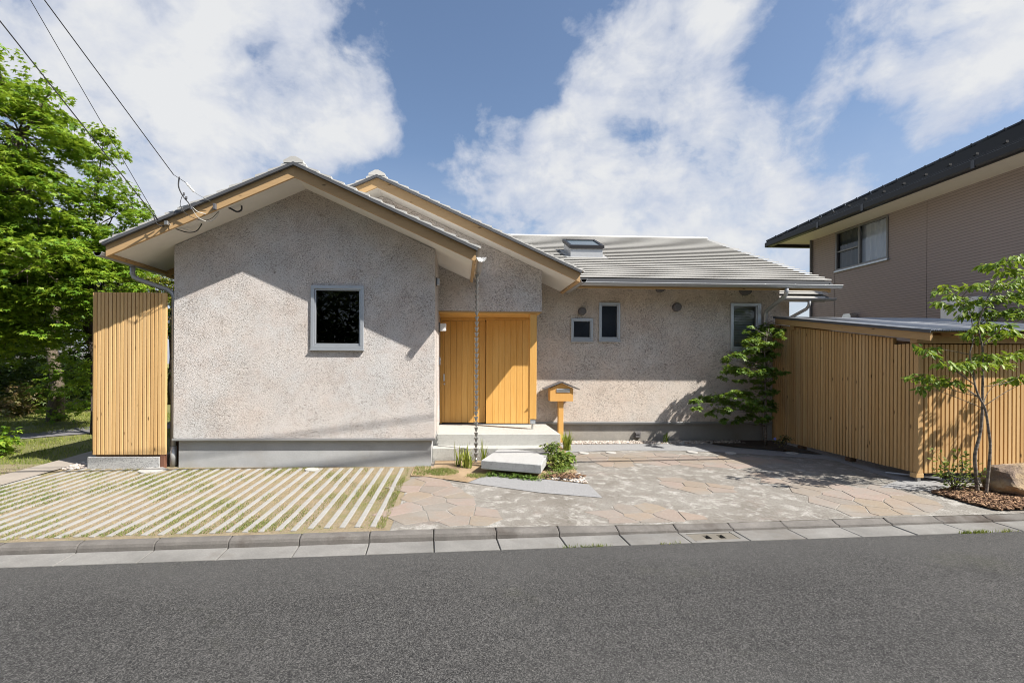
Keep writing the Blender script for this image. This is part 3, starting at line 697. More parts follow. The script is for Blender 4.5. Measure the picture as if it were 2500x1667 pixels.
d2 = tag(empty('door_side_panel')); d2.parent = house
xs = [.515, .648, .764, .88, .996, 1.112, 1.228, 1.36]
for i in range(7): MB().cbox(xs[i] + .0015, xs[i + 1] - .0015, RY - .125, RY - .095, PF + .02, 2.43, .003).build('plank', M['door'], d2)
MB().box(.517, 1.358, RY - .095, RY - .06, PF + .015, 2.43).build('panel_core', M['door'], d2)
m = MB().cbox(HX1 + .004, -.345, RY - .10, RY, PF + .012, 2.474, .003); m.cbox(-.345, .50, RY - .09, RY - .015, 2.41, 2.474, .003); m.cbox(1.362, 1.42, RY - .14, RY, PF + .012, 2.474, .003); m.cbox(.50, 1.36, RY - .135, RY - .015, 2.432, 2.4735, .003)
m.build('door_frame', M['door'], house)
MB().box(HX1 + .01, 1.42, RY - .14, RY, PF + .001, PF + .012).build('threshold', M['darkgrey'], house)
pp = tag(empty('porch_post')); pp.parent = house
MB().cbox(1.262, 1.385, 8.57, 8.69, .585, 2.474, .005).build('post_shaft', M['door'], pp)
MB().cbox(1.278, 1.37, 8.585, 8.675, .50, .584, .004).build('post_shoe', M['alu'], pp)
MB().lathe([(.02, .0), (.02, .10), (.02, .101)], (1.322, 8.63, .40), 12).build('post_pin', M['steel'], pp)

# roofs ------------------------------------------------------------
def gable_roof(xr, zs, half, y0, y1, n, ridge_len, knotted=True):
    """ridge along y at xr; zs: soffit height at the ridge; half: run to the eave"""
    rf = tag(empty('roof')); rf.parent = house; p = .45
    for s in (-1, 1):
        def Q(u, h): return (xr + s * u, zs - p * u + h)
        MB().prism([Q(0, 0), Q(half - .05, 0), Q(half - .05, .02), Q(0, .02)], 'y', y0 + .035, y1).build('soffit', M['soffit'], rf)
        MB().prism([Q(0, -.028), Q(half - .005, -.028), Q(half - .005, .125), Q(0, .125)], 'y', y0, y0 + .034).build('barge_board', M['beam_x'], rf)
        MB().prism([Q(0, .126), Q(half + .015, .126), Q(half + .015, .168), Q(0, .168)], 'y', y0 - .05, y0 + .036).build('verge_flashing', M['verge_metal'], rf)
        MB().prism([Q(0, .021), Q(half - .052, .021), Q(half - .052, .16), Q(0, .16)], 'y', y0 + .037, y1).build('roof_deck', M['interior'], rf)
        MB().prism([Q(half - .05, -.028), Q(half - .006, -.028), Q(half - .006, .12), Q(half - .05, .12)], 'y', y0 + .035, y1).build('eave_board', M['beam_y'], rf)
        t = (half + .06) / n
        for i in range(n):
            u0, u1 = max(0, i * t - .03), (i + 1) * t
            MB().prism([Q(u0, .169), Q(u1, .169 + .008), Q(u1, .212), Q(u0, .179)], 'y', y0 - .035 + random.uniform(-.006, .006), y1).build('tile_course', M['tile'], rf)
    k = int(ridge_len / .33)
    for i in range(k):
        a = y0 - .045 + i * .33
        MB().prism([(xr - .135, zs + .155), (xr - .135, zs + .185), (xr - .03, zs + .243 + .004 * (i % 2)), (xr + .03, zs + .243 + .004 * (i % 2)), (xr + .135, zs + .185), (xr + .135, zs + .155)], 'y', a, a + .325).build('ridge_cap', M['tile'], rf)
    return rf
roof1 = gable_roof(XR, 4.185, 2.545, 6.77, 8.54, 15, 1.75)
roof2 = gable_roof(X2R, 4.535, 3.43, 8.05, 12.6, 20, 4.5)
# wing roof: ridge along x
wing = tag(empty('roof')); wing.parent = house
EYv, EZ, RYv, RZ = 8.76, 3.165, 13.42, 5.19; pw = (RZ - EZ) / (RYv - EYv); VX = 7.0; N = 28
t = (RYv - EYv) / N
for i in range(N):
    y0, y1 = EYv + i * t, EYv + (i + 1) * t + .03
    za, zb = EZ + pw * (y0 - EYv), EZ + pw * (y1 - EYv)
    xl = max(-1.35, 2.05 - (y0 - EYv) * 1.0)
    MB().prism([(y0, za + .022), (y0, za + .038), (y1, zb - .002), (y1, zb - .012)], 'x', xl, VX + random.uniform(-.008, .008)).build('tile_course', M['tile'], wing)
for i in range(24):
    a = 7.02 - (i + 1) * .33
    MB().prism([(RYv - .13, RZ - .06), (RYv - .12, RZ - .02), (RYv - .03, RZ + .035), (RYv + .03, RZ + .035), (RYv + .12, RZ - .02), (RYv + .13, RZ - .06)], 'x', a, a + .325).build('ridge_cap', M['tile'], wing)
q = lambda y, h: (y, EZ + pw * (y - EYv) + h)
MB().prism([q(EYv + .02, -.17), q(RYv, -.17), q(RYv, -.02), q(EYv + .02, -.02)], 'x', 1.985, VX - .04).build('roof_deck', M['interior'], wing)
MB().prism([q(EYv + .05, -.20), q(RYv, -.20), q(RYv, -.171), q(EYv + .05, -.171)], 'x', 1.98, VX - .05).build('soffit', M['soffit'], wing)
MB().prism([q(EYv - .01, -.085), q(RYv, -.085), q(RYv, -.036), q(EYv - .01, -.036)], 'x', VX - .039, VX + .012).build('verge_flashing', M['verge_metal'], wing)
MB().prism([q(EYv + .02, -.22), q(RYv, -.22), q(RYv, -.086), q(EYv + .02, -.086)], 'x', VX - .039, VX - .002).build('barge_board', M['beam_y'], wing)
MB().cbox(1.985, VX - .045, EYv + .006, EYv + .045, 2.985, 3.06, .003).build('eave_board', M['beam_x'], wing)
MB().cbox(1.985, VX - .005, EYv + .002, EYv + .04, 3.061, 3.166, .003).build('eave_flashing', M['verge_metal'], wing)
MB().prism([(RYv, RZ - .02), (17, RZ - .02 - pw * 3.58), (17, RZ - .1 - pw * 3.58), (RYv, RZ - .1)], 'x', -4.3, VX).build('rear_slope', M['tile'], wing)
# east lower roof
er = tag(empty('roof')); er.parent = house
e = lambda y, h: (y, 3.20 + .43 * (y - 10.7) + h)
for i in range(9):
    y0, y1 = 10.7 + i * .166, 10.7 + (i + 1) * .166 + .03
    MB().prism([e(y0, .022), e(y0, .038), e(y1, -.002), e(y1, -.012)], 'x', 6.46, 8.46 + random.uniform(-.006, .006)).build('tile_course', M['tile'], er)
MB().prism([e(10.72, -.17), e(12.1, -.17), e(12.1, -.04), e(10.72, -.04)], 'x', 6.46, 8.42).build('roof_deck', M['soffit'], er)
MB().prism([e(10.68, -.085), e(12.2, -.085), e(12.2, -.036), e(10.68, -.036)], 'x', 8.421, 8.47).build('verge_flashing', M['verge_metal'], er)
MB().box(6.46, 7.87, 11.15, 11.3, .3, 3.22).build('east_wall', M['stucco_warm'], house)
# skylight
sk = tag(empty('skylight')); sk.parent = house
ys0, ys1 = 10.55, 11.25
def rz(y, h): return EZ + pw * (y - EYv) + h
def slab(m, x0, x1, y0, y1, h0, h1):
    m.add([(x0, y0, rz(y0, h0)), (x1, y0, rz(y0, h0)), (x1, y1, rz(y1, h0)), (x0, y1, rz(y1, h0)), (x0, y0, rz(y0, h1)), (x1, y0, rz(y0, h1)), (x1, y1, rz(y1, h1)), (x0, y1, rz(y1, h1))],
          [(0, 3, 2, 1), (4, 5, 6, 7), (0, 1, 5, 4), (1, 2, 6, 5), (2, 3, 7, 6), (3, 0, 4, 7)]); return m
slab(slab(MB(), 2.45, 3.17, ys0, ys1, -.02, .21), 2.36, 3.26, ys0 - .10, ys1 + .08, -.02, .022).build('kerb_flashing', M['gutter'], sk)
m = MB(); slab(m, 2.42, 3.20, ys0 - .03, ys0 + .035, .211, .285); slab(m, 2.42, 3.20, ys1 - .035, ys1 + .03, .211, .285); slab(m, 2.42, 2.48, ys0 + .035, ys1 - .035, .211, .285); slab(m, 3.14, 3.20, ys0 + .035, ys1 - .035, .211, .285)
m.build('skylight_frame', M['gutter_dark'], sk)
slab(MB(), 2.481, 3.139, ys0 + .036, ys1 - .036, .215, .268).build('pane', M['solar'], sk)

# gutters and downpipes
def half_round(axis, a, b, c, z, r=.055):
    """axis 'y': runs y a..b at x=c; axis 'x': runs x a..b at y=c"""
    m = MB(); k = 10
    for rr in (r, r - .006):
        prof = [(c + rr * math.cos(math.pi + math.pi * j / k), z + rr * math.sin(math.pi + math.pi * j / k)) for j in range(k + 1)]
        vs = []
        for t_ in (a, b): vs += [((p[0], t_, p[1]) if axis == 'y' else (t_, p[0], p[1])) for p in prof]
        n = k + 1; m.add(vs, [(j, j + 1, n + j + 1, n + j) for j in range(k)] + [tuple(range(n)), tuple(range(n, 2 * n))])
    for cc in (c - r, c + r):
        pa, pb = ((cc, a, z), (cc, b, z)) if axis == 'y' else ((a, cc, z), (b, cc, z)); m.tube([pa, pb], .009, 6)
    return m
def gutter(axis, a, b, c, z, label=None):
    gt = half_round(axis, a, b, c, z).build('gutter', M['gutter'], house, smooth=False)
    n = int(abs(b - a) / .6)
    for i in range(n + 1):
        t_ = a + (b - a) * (i + .4) / (n + 1)
        m = MB(); (m.box(c - .05, c + .056, t_ - .012, t_ + .012, z + .004, z + .012) if axis == 'y' else m.box(t_ - .012, t_ + .012, c - .058, c + .05, z + .004, z + .012))
        m.build('gutter_bracket', M['steel'], gt)
    return gt
ge1 = 3.01
gutter('y', 6.72, 8.50, XR - 2.545 - .068, ge1 + .05)
g2 = gutter('y', 6.72, 8.50, XR + 2.545 + .068, ge1 + .05)
gx2 = XR + 2.545 + .068
# fluted leaf guard at the front end of the right gutter
fan = tag(empty('leaf_guard')); fan.parent = house
for i in range(9):
    a = math.pi * (i + .5) / 9; r0, r1 = .012, .066; dx, dz = math.cos(a), -math.sin(a); px_, pz_ = -dz * .0075, dx * .0075
    m = MB(); c0 = (gx2, 6.715, ge1 + .055)
    m.add([(c0[0] + dx * r0 - px_ * .3, c0[1], c0[2] + dz * r0 - pz_ * .3), (c0[0] + dx * r1 - px_, c0[1] - .012, c0[2] + dz * r1 - pz_), (c0[0] + dx * (r1 + .007), c0[1] - .012, c0[2] + dz * (r1 + .007)), (c0[0] + dx * r1 + px_, c0[1] - .012, c0[2] + dz * r1 + pz_), (c0[0] + dx * r0 + px_ * .3, c0[1], c0[2] + dz * r0 + pz_ * .3)], [(0, 1, 2, 3, 4)])
    m.build('flute', M['white'], fan)
gutter('y', 8.08, 9.3, X2R + 3.43 + .068, 3.02)
gutter('x', 2.0, 7.13, EYv - .062, 3.07)
gutter('x', 6.5, 8.60, 10.66, 3.115)
def pipe(name, path, r, mat=M['gutter'], parent=house): return MB().tube(path, r, 12).build(name, mat, parent, smooth=True)
gx1 = XR - 2.545 - .068
pipe('downpipe', [(gx1, 7.42, 3.03), (gx1, 7.42, 2.90), (gx1 + .02, 7.42, 2.85), (gx1 + .1, 7.42, 2.81), (-4.40, 7.42, 2.66), (-4.335, 7.42, 2.61), (-4.315, 7.42, 2.55), (-4.315, 7.42, .30)], .036)
pipe('downpipe_socket', [(-4.315, 7.42, .30), (-4.315, 7.42, .0)], .046)
pipe('downpipe', [(6.09, EYv - .062, 3.02), (6.09, EYv - .05, 2.93), (6.10, EYv, 2.88), (6.12, 9.2, 2.72), (6.125, 9.34, 2.66), (6.125, 9.37, 2.60), (6.125, 9.37, .1)], .036)
pipe('downpipe', [(8.0, 10.66, 3.07), (8.0, 10.68, 2.95), (7.98, 10.74, 2.88), (7.50, 11.1, 2.52), (7.46, 11.12, 2.45), (7.46, 11.12, .3)], .036)
# wall vents
def vent(x, z, r):
    v = MB().lathe([(r * 1.04, 0), (r * 1.04, -.015), (r, -.02), (r, -.075), (r * .93, -.09), (r * .6, -.098), (.002, -.10)], (x, RY - .001, z), 24, 'y').build('vent_hood', M['midgrey'], house, smooth=False)
for x, z, r in ((2.417, 2.625, .075), (4.324, 2.726, .082), (3.989, 3.10, .085), (5.728, 3.09, .115)): vent(x, z, r)
m = MB().cbox(3.50, 3.62, RY - .0, RY + .049, .11, .235, .003); m.cbox(3.515, 3.605, RY - .012, RY - .0005, .125, .165, .002); m.cbox(3.515, 3.605, RY - .018, RY - .0006, .180, .22, .002); m.build('outdoor_socket', M['midgrey'], house)

# fittings on the porch side of the front wall
wl = thing('wall_lamp', 'square white lamp on the wall beside the wooden door', 'lamp')
MB().cbox(HX1 + .0, HX1 + .02, 8.62, 8.78, 2.14, 2.32, .004).build('back_plate', M['darkgrey'], wl)
MB().cbox(HX1 + .021, HX1 + .135, 8.63, 8.77, 2.16, 2.30, .012).build('shade', M['white'], wl)
ic = thing('intercom', 'small dark intercom box low on the porch side wall', 'intercom')
MB().cbox(HX1, HX1 + .03, 8.75, 8.85, 1.55, 1.69, .004).build('body', M['darkgrey'], ic)
MB().lathe([(.018, .0), (.018, .004), (.004, .005)], (HX1 + .0305, 8.80, 1.65), 12, 'x').build('lens', M['steel'], ic)
al = thing('alarm_box', 'small blue grey box high on the corner below the front eave', 'box')
MB().cbox(HX1, HX1 + .015, 7.50, 7.60, 2.79, 2.92, .003).build('back_plate', M['darkgrey'], al)
MB().cbox(HX1 + .0155, HX1 + .06, 7.505, 7.595, 2.80, 2.91, .008).build('cover', M['alu'], al)

# rain chain
rc = thing('rain_chain', 'hanging metal rain chain of small cups in front of the door', 'rain chain')
cxn, cyn = .268, 7.60
cupm = MB().lathe([(.011, -.066), (.033, 0), (.034, .003), (.029, 0), (.008, -.058)], (0, 0, 0), 10).mesh('cup'); cupm.materials.append(M['chain'])
z = 2.985; i = 0
while z > .14:
    o = put('cup', cupm, None, rc, False); o.location = (cxn + math.sin(i * .9) * .002, cyn, z); i += 1; z -= .0835
MB().tube([(cxn, cyn, 3.02), (cxn, cyn, .04)], .0035, 6).build('chain_rod', M['chain'], rc)
MB().lathe([(.022, 0), (.024, .06), (.014, .075), (.002, .078)], (cxn, cyn, .005), 12).build('anchor', M['chain'], rc)

# mailbox
mb = thing('mailbox', 'wooden house-shaped mailbox on a post beside the porch steps', 'mailbox')
my = 9.15
m = MB().prism([(1.745, .865), (2.190, .865), (2.190, 1.115), (1.9675, 1.215), (1.745, 1.115)], 'y', my, my + .20); m.build('box', M['mail_wood'], mb)
for s in (-1, 1):
    xc = 1.9675
    MB().prism([(xc, 1.228), (xc + s * .345, 1.09), (xc + s * .345, 1.103), (xc, 1.246)], 'y', my - .05, my + .25).build('roof_panel', M['midgrey'], mb)
m = MB().cbox(1.865, 2.12, my - .012, my - .0005, 1.035, 1.105, .003); pl = m.build('slot_plate', M['alu'], mb)
MB().cbox(1.885, 2.10, my - .018, my - .0125, 1.055, 1.087, .002).build('flap', M['steel'], pl)
MB().cbox(1.918, 2.017, my + .06, my + .16, -.1, .864, .004).build('post', M['mail_wood'], mb)

# granite step slab floating over the bed
sl_ = thing('stepping_slab', 'thick speckled granite slab laid askew in front of the porch steps', 'stone slab')
cor = [(.315, 6.82), (1.115, 6.50), (1.40, 7.40), (.66, 7.80)]
m = MB(); zb, zt, c = .075, .20, .008
cc = (sum(p[0] for p in cor) / 4, sum(p[1] for p in cor) / 4)
ins = [(p[0] + (cc[0] - p[0]) * .014, p[1] + (cc[1] - p[1]) * .014) for p in cor]
m.add([(*p, zb) for p in ins] + [(*p, zb + c) for p in cor] + [(*p, zt - c) for p in cor] + [(*p, zt) for p in ins],
      [(3, 2, 1, 0), (12, 13, 14, 15)] + [(k * 4 + i, k * 4 + (i + 1) % 4, k * 4 + 4 + (i + 1) % 4, k * 4 + 4 + i) for k in range(3) for i in range(4)])
m.build('slab', M['granite'], sl_)
MB().box(.62, 1.10, 6.95, 7.35, -.02, .074).build('plinth', M['foundation_warm'], sl_)

# power cables ------------------------------------------------------
def sagline(a, b, sag, n=14): return [tuple(Vector(a).lerp(Vector(b), i / n) + Vector((0, 0, -sag * 4 * (i / n) * (1 - i / n)))) for i in range(n + 1)]
def extend(a, b, k): a, b = Vector(a), Vector(b); return tuple(a + (b - a) * k)
FA = tuple(atY(480, 478, 6.715)); FB = tuple(atY(388, 541, 6.715))
TA, TB1, TB2 = tuple(atY(108, 0, 5.0)), tuple(atY(74, 0, 5.0)), tuple(atY(0, 52, 5.1))
wa = thing('power_cable', 'rightmost of the three overhead cables, tied high on the gable eave', 'cable', 'overhead cables to the house')
MB().tube(sagline(tuple(atY(424, 427, 6.6)), extend(tuple(atY(424, 427, 6.6)), TA, 3.2), -.0), .0055, 6).build('line', M['cable'], wa)
w1 = thing('power_cable', 'thin middle overhead cable running down to the lower eave bracket', 'cable', 'overhead cables to the house')
MB().tube(sagline(FB, extend(FB, TB1, 3.2), 0), .004, 6).build('line', M['cable'], w1)
w2 = thing('power_cable', 'lowest dark overhead cable passing in front of the maple crown', 'cable', 'overhead cables to the house')
MB().tube(sagline(FB, extend(FB, TB2, 3.2), 0), .0065, 6).build('line', M['cable'], w2)
def curve(pts, n=10):
    P = [Vector(p) for p in pts]; P = [P[0]] + P + [P[-1]]; out = []
    for i in range(1, len(P) - 2):
        for j in range(n):
            t_ = j / n; a, b, c_, d = P[i - 1], P[i], P[i + 1], P[i + 2]
            out.append(.5 * ((2 * b) + (c_ - a) * t_ + (2 * a - 5 * b + 4 * c_ - d) * t_ ** 2 + (3 * b - 3 * c_ + d - a) * t_ ** 3))
    out.append(P[-2]); return out
V_ = lambda px, py, y: tuple(atY(px, py, y))
insu = []
for i in range(7): insu += [(.012, i * .018), (.022, i * .018 + .006), (.012, i * .018 + .012)]
p0, p1 = Vector(V_(455, 447, 6.62)), Vector(V_(474, 469, 6.66))
MB().tube([p0.lerp(p1, i / 12) for i in range(13)], [.006, .017, .008, .017, .008, .017, .008, .017, .008, .017, .008, .017, .006], 8).build('insulator', M['white'], wa)
MB().tube([V_(424, 427, 6.6), p0], .004, 6).build('tie', M['cable'], wa)
MB().tube([p1, V_(484, 476, 6.69), V_(514, 492, 6.72)], .003, 6).build('stay_wire', M['steel'], wa)
MB().cbox(*(lambda c_: (c_[0] - .012, c_[0] + .022, 6.72, 6.768, c_[2] - .045, c_[2] + .035))(V_(522, 503, 6.73)), .004).build('eave_bracket', M['darkgrey'], wa)
for k, (pts, r, mt) in enumerate([
    ([V_(438, 432, 6.62), V_(436, 455, 6.62), V_(446, 478, 6.64), V_(460, 495, 6.66), V_(470, 512, 6.68)], .009, 'cable'),
    ([V_(444, 480, 6.64), V_(440, 500, 6.64), V_(450, 518, 6.66), V_(462, 527, 6.68), V_(490, 538, 6.8), V_(515, 534, 6.85), V_(535, 515, 6.9)], .004, 'cable'),
    ([V_(470, 506, 6.68), V_(485, 518, 6.72), V_(510, 522, 6.8), V_(535, 512, 6.9)], .0045, 'cable_pale'),
    ([V_(470, 512, 6.68), V_(485, 532, 6.74), V_(510, 541, 6.82), V_(528, 530, 6.88), V_(536, 515, 6.9)], .004, 'cable_pale'),
    ([V_(535, 514, 6.9), V_(548, 505, 6.9), V_(562, 509, 6.92), V_(578, 517, 6.95), V_(589, 513, 6.95), V_(590, 503, 6.96)], .012, 'cable')]):
    MB().tube(curve(pts, 6), r, 6).build('drop_lead', M[mt], wa, smooth=True)
for k, (px, py) in enumerate(((449, 474), (455, 483), (467, 508))): MB().lathe([(.008, -.02), (.013, -.015), (.013, .015), (.008, .02)], V_(px, py, 6.64), 8).build('clamp', M['darkgrey'], wa)
MB().cbox(*(lambda c_: (c_[0] - .012, c_[0] + .04, 6.72, 6.768, c_[2] - .035, c_[2] + .02))(V_(403, 543, 6.73)), .004).build('eave_bracket', M['chain'], w2)
for pts, r, mt in (([V_(375, 528, 6.67), V_(385, 548, 6.70), V_(420, 556, 6.85), V_(455, 567, 6.95), V_(478, 565, 7.0), V_(490, 552, 7.02), V_(492, 546, 7.03)], .007, 'cable'),
                   ([V_(405, 545, 6.72), V_(440, 556, 6.88), V_(468, 565, 6.98)], .0045, 'cable_pale')):
    MB().tube(curve(pts, 6), r, 6).build('drop_lead', M[mt], w2, smooth=True)

for i, (d, z, sag, r_) in enumerate(((.10, 6.05, .35, .016), (-.02, 6.25, .30, .013), (.35, 6.6, .3, .02))):
    sc_ = thing('street_cable', ['lower', 'middle', 'upper'][i] + ' street cable strung over the kerb, its soft shadow crossing the driveway', 'cable', 'street cables over the kerb')
    MB().tube([K(-26 + 52 * j / 24, d, z - sag * (1 - (abs(j - 12) / 12) ** 2)) for j in range(25)], r_, 6).build('line', M['cable'], sc_)

# ------------------------------------------------------------------ slatted screen on the left
sp = thing('slatted_screen', 'tall cedar slat screen on a concrete block left of the front wall', 'screen')
n = 18; x0, x1 = -5.405, -4.42; pit = (x1 - x0) / n
slm = MB().cbox(-.0215, .0215, -.017, .030, 0, 2.40, .003).mesh('slat'); slm.materials.append(M['slat'])
for i in range(n):
    o = put('slat', slm, None, sp); o.location = (x0 + pit * (i + .5), HY + .0 + random.uniform(-.001, .001), .20); o.scale = (1, 1, 1 + random.uniform(-.0005, .0005))
for i in range(6):
    o = put('slat', slm, None, sp); o.location = (x0 - .006, HY + .045 + i * .062, .20); o.rotation_euler = (0, 0, R(90))
MB().box(x0 + .035, x1 - .005, HY + .031, HY + .04, .22, 2.58).build('backing_panel', M['backing'], sp)
MB().box(x0 + .026, x0 + .034, HY + .041, HY + .36, .22, 2.58).build('side_backing', M['backing'], sp)
MB().cbox(x1 - .0, x1 + .06, HY - .012, HY + .03, .20, 2.60, .003).build('corner_board', M['slat'], sp)
MB().cbox(x1 + .062, x1 + .085, HY + .1, HY + .3, .0, 2.3, .003).build('side_post', M['rust'], sp)
MB().cbox(-5.475, -4.44, HY - .025, HY + .35, -.1, .17, .006).build('base_block', M['granite'], sp)
MB().cbox(-4.435, -4.375, HY - .01, HY + .06, -.05, .199, .003).build('steel_foot', M['rust'], sp)
MB().box(-5.37, -4.44, HY + .0, HY + .05, .171, .199).build('sole_rail', M['backing'], sp)

# ------------------------------------------------------------------ shed
shed = thing('shed', 'low wooden slatted shed with a sloping corrugated metal roof', 'shed')
SX, SY = 6.32, 6.36
rs = .155; RX, RYf, RZf = 6.2, 6.07, 2.04
rtop = lambda y: RZf + rs * (y - RYf)
for i in range(49):
    y = SY + .055 + .0615 * (i + .5); zt = rtop(y) - .165; 
    if i < 5: zt = 1.885
    z0 = .10 + random.uniform(-.002, .002)
    o = MB().cbox(SX - .015, SX + .04, -.0225, .0225, z0, zt, .003).build('slat', M['slat_pale'], shed); o.location.y = y
fsm = MB().cbox(-.0225, .0225, SY - .015, SY + .035, .10, 1.875, .003).mesh('slat'); fsm.materials.append(M['slat_pale'])
for i in range(52):
    o = put('slat', fsm, None, shed); o.location.x = SX + .075 + .0603 * (i + .5)
MB().cbox(SX - .017, SX + .06, SY - .017, SY + .05, .10, 1.88, .003).build('corner_board', M['slat_pale'], shed)
MB().prism([(SY + .05, .14), (9.4, .14), (9.4, 2.3), (SY + .05, 1.9)], 'x', SX + .041, SX + .05).build('side_backing', M['backing'], shed)
MB().box(SX + .06, 9.6, SY + .036, SY + .046, .14, 1.9).build('front_backing', M['backing'], shed)
MB().cbox(SX - .05, 9.7, SY - .03, SY + .075, 1.89, 2.00, .004).build('front_beam', M['beam_x'], shed)
MB().cbox(SX - .06, 9.7, 8.75, 8.86, 2.245, 2.36, .004).build('rear_beam', M['beam_x'], shed)
# bargeboard and rafters follow the slope
def slope(m, x0, x1, ya, yb, h0, h1): return m.prism([(ya, rtop(ya) + h0), (yb, rtop(yb) + h0), (yb, rtop(yb) + h1), (ya, rtop(ya) + h1)], 'x', x0, x1)
slope(MB(), RX + .01, RX + .05, RYf + .02, 9.20, -.135, -.032).build('barge_board', M['beam_y'], shed)
for x in (6.62, 7.07, 7.52, 7.97, 8.42, 8.87, 9.32): slope(MB(), x, x + .045, RYf + .03, 9.2, -.10, -.03).build('rafter', M['beam_y'], shed)
slope(MB(), RX + .055, 9.7, RYf + .06, 9.19, -.029, -.017).build('roof_board', M['beam_y'], shed)
# corrugated sheets
def corr(x0, x1):
    m = MB(); k = int((x1 - x0) / .008); vs = []
    for y in (RYf, (RYf + 9.23) / 2, 9.23):
        for i in range(k + 1):
            x = x0 + (x1 - x0) * i / k; vs.append((x, y, rtop(y) + .003 + .008 * math.cos(2 * math.pi * (x - RX) / .032)))
    fs = [(r_ * (k + 1) + i, r_ * (k + 1) + i + 1, (r_ + 1) * (k + 1) + i + 1, (r_ + 1) * (k + 1) + i) for r_ in range(2) for i in range(k)]
    return m.add(vs, fs)
for a in (RX, RX + .66, RX + 1.32, RX + 1.98, RX + 2.64): corr(a, a + .672).build('roof_sheet', M['corrugated'], shed, recalc=False)
m = MB(); slope(m, RX - .012, RX + .0, RYf - .005, 9.235, -.03, .012); m.build('verge_flashing', M['verge_metal'], shed)
for x, y in ((SX + .02, SY + .02), (SX + .02, 7.5), (SX + .02, 8.6), (7.8, SY + .02)):
    MB().cbox(x - .06, x + .05, y - .04, y + .06, .035, .098, .004).build('foot_block', M['slat_pale'] if y < 7 else M['backing'], shed)
    MB().cbox(x - .02, x + .025, y - .02, y + .025, gz(x, y) - .02, .034, .003).build('foot', M['steel'], shed)
MB().tube([(6.22, 6.75, .02), (6.6, 6.3, .04)], .014, 8).build('drain_pipe', M['gutter'], shed)

# ------------------------------------------------------------------ neighbour house
nb = thing('neighbour_house', 'two-storey neighbouring house with brown siding and dark tiled hip roof', 'house')
NX, NY1, NZ = 11.2, 14.93, 5.565; NYB = 7.25; NYE = 6.65
NWn = (12.10, 13.85, 4.40, 5.54)
ys = [NYB, 8.25, 11.07, 13.90, NY1]
for i in range(4):
    a, b = ys[i] + .006, ys[i + 1] - .006
    if i == 2:
        m = MB(); h = NWn
        for (p0, p1, z0, z1) in ((a, h[0], 0, NZ), (h[1], b, 0, NZ), (h[0], h[1], 0, h[2]), (h[0], h[1], h[3], NZ)): m.box(NX, NX + .03, p0, p1, z0, z1)
    else: m = MB().box(NX, NX + .03, a, b, 0, NZ)
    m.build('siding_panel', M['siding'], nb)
MB().box(NX + .2, NX + .25, NYB, NY1 - .04, 0, NZ).build('wall_core', M['backing'], nb)
m = MB().box(NX + .0, NX + 8, NY1 - .03, NY1, 0, NZ); m.build('rear_siding', M['siding'], nb)
m = MB(); fwn = .05
for (a, b, c, d) in ((NWn[0], NWn[1], NWn[3] - fwn, NWn[3]), (NWn[0], NWn[1], NWn[2], NWn[2] + fwn), (NWn[0], NWn[0] + fwn, NWn[2] + fwn, NWn[3] - fwn), (NWn[1] - fwn, NWn[1], NWn[2] + fwn, NWn[3] - fwn), (12.98, 13.035, NWn[2] + fwn, NWn[3] - fwn)):
    m.cbox(NX - .03, NX + .06, a, b, c, d, .004)
m.cbox(NX - .012, NX + .05, 13.036, NWn[1] - fwn - .001, 4.93, 4.97, .003)
nw = m.build('window', material('frame_bronze', plain((.20, .195, .195), .4, .3)), nb)
def npane(x, ya, yb, mt): MB().add([(x, yb, NWn[2] + fwn), (x, ya, NWn[2] + fwn), (x, ya, NWn[3] - fwn), (x, yb, NWn[3] - fwn)], [(0, 1, 2, 3)]).build('pane', mt, nw, recalc=False)
npane(NX + .01, NWn[0] + fwn, 12.98, M['glass_clear'])
npane(NX + .03, 13.036, NWn[1] - fwn, M['glass'])
MB().cbox(NX - .06, NX + .02, NWn[0] - .02, NWn[1] + .02, NWn[2] - .05, NWn[2] - .001, .004).build('sill', M['alu'], nw)
m = MB(); vs = []; k = 120
for zz in (4.42, 5.52): vs += [(NX + .11 + .022 * math.sin(i * .55) + .01 * math.sin(i * .23 + 1), NWn[0] + (NWn[1] - NWn[0]) * i / k, zz) for i in range(k + 1)]
m.add(vs, [(i, i + 1, k + 2 + i, k + 1 + i) for i in range(k)]).build('curtain', M['curtain'], nw, smooth=True, recalc=False)
# soffit, gutter, hip roof
OX, OY, EZn = 10.12, 15.45, 5.565
MB().prism([(OX + .08, NYE + .05), (OX + .08, OY - .05), (NX + 9, OY - .05), (NX + 9, NYE + .05)], 'z', EZn, EZn + .02).build('soffit', material('soffit_cream', plain((.84, .77, .66), .8)), nb)
m = MB().prism([(OX - .03, EZn - .09), (OX + .10, EZn - .09), (OX + .11, EZn + .06), (OX - .05, EZn + .06), (OX - .05, EZn - .05)], 'y', NYE, OY); m.build('gutter', M['gutter_dark'], nb)
MB().box(NX, NX + 8, NYB - .03, NYB, 0, NZ).build('front_siding', M['siding'], nb)
MB().cbox(OX - .051, NX + 9, NYE - .03, NYE + .10, EZn - .09, EZn + .06, .01).build('gutter', M['gutter_dark'], nb)
MB().cbox(OX - .051, NX + 9, OY - .10, OY + .03, EZn - .09, EZn + .06, .01).build('gutter', M['gutter_dark'], nb)
for y in (11.6, 13.1, 9.0): MB().box(OX - .055, OX - .03, y, y + .07, EZn - .095, EZn + .065).build('gutter_joint', M['nb_ridge'], nb)
RPn = .515
def NR(u, y, h): return (OX + .0 + u, y, EZn + .065 + RPn * u + h)
nroof = tag(empty('roof')); nroof.parent = nb
nc = 15; tn = .28
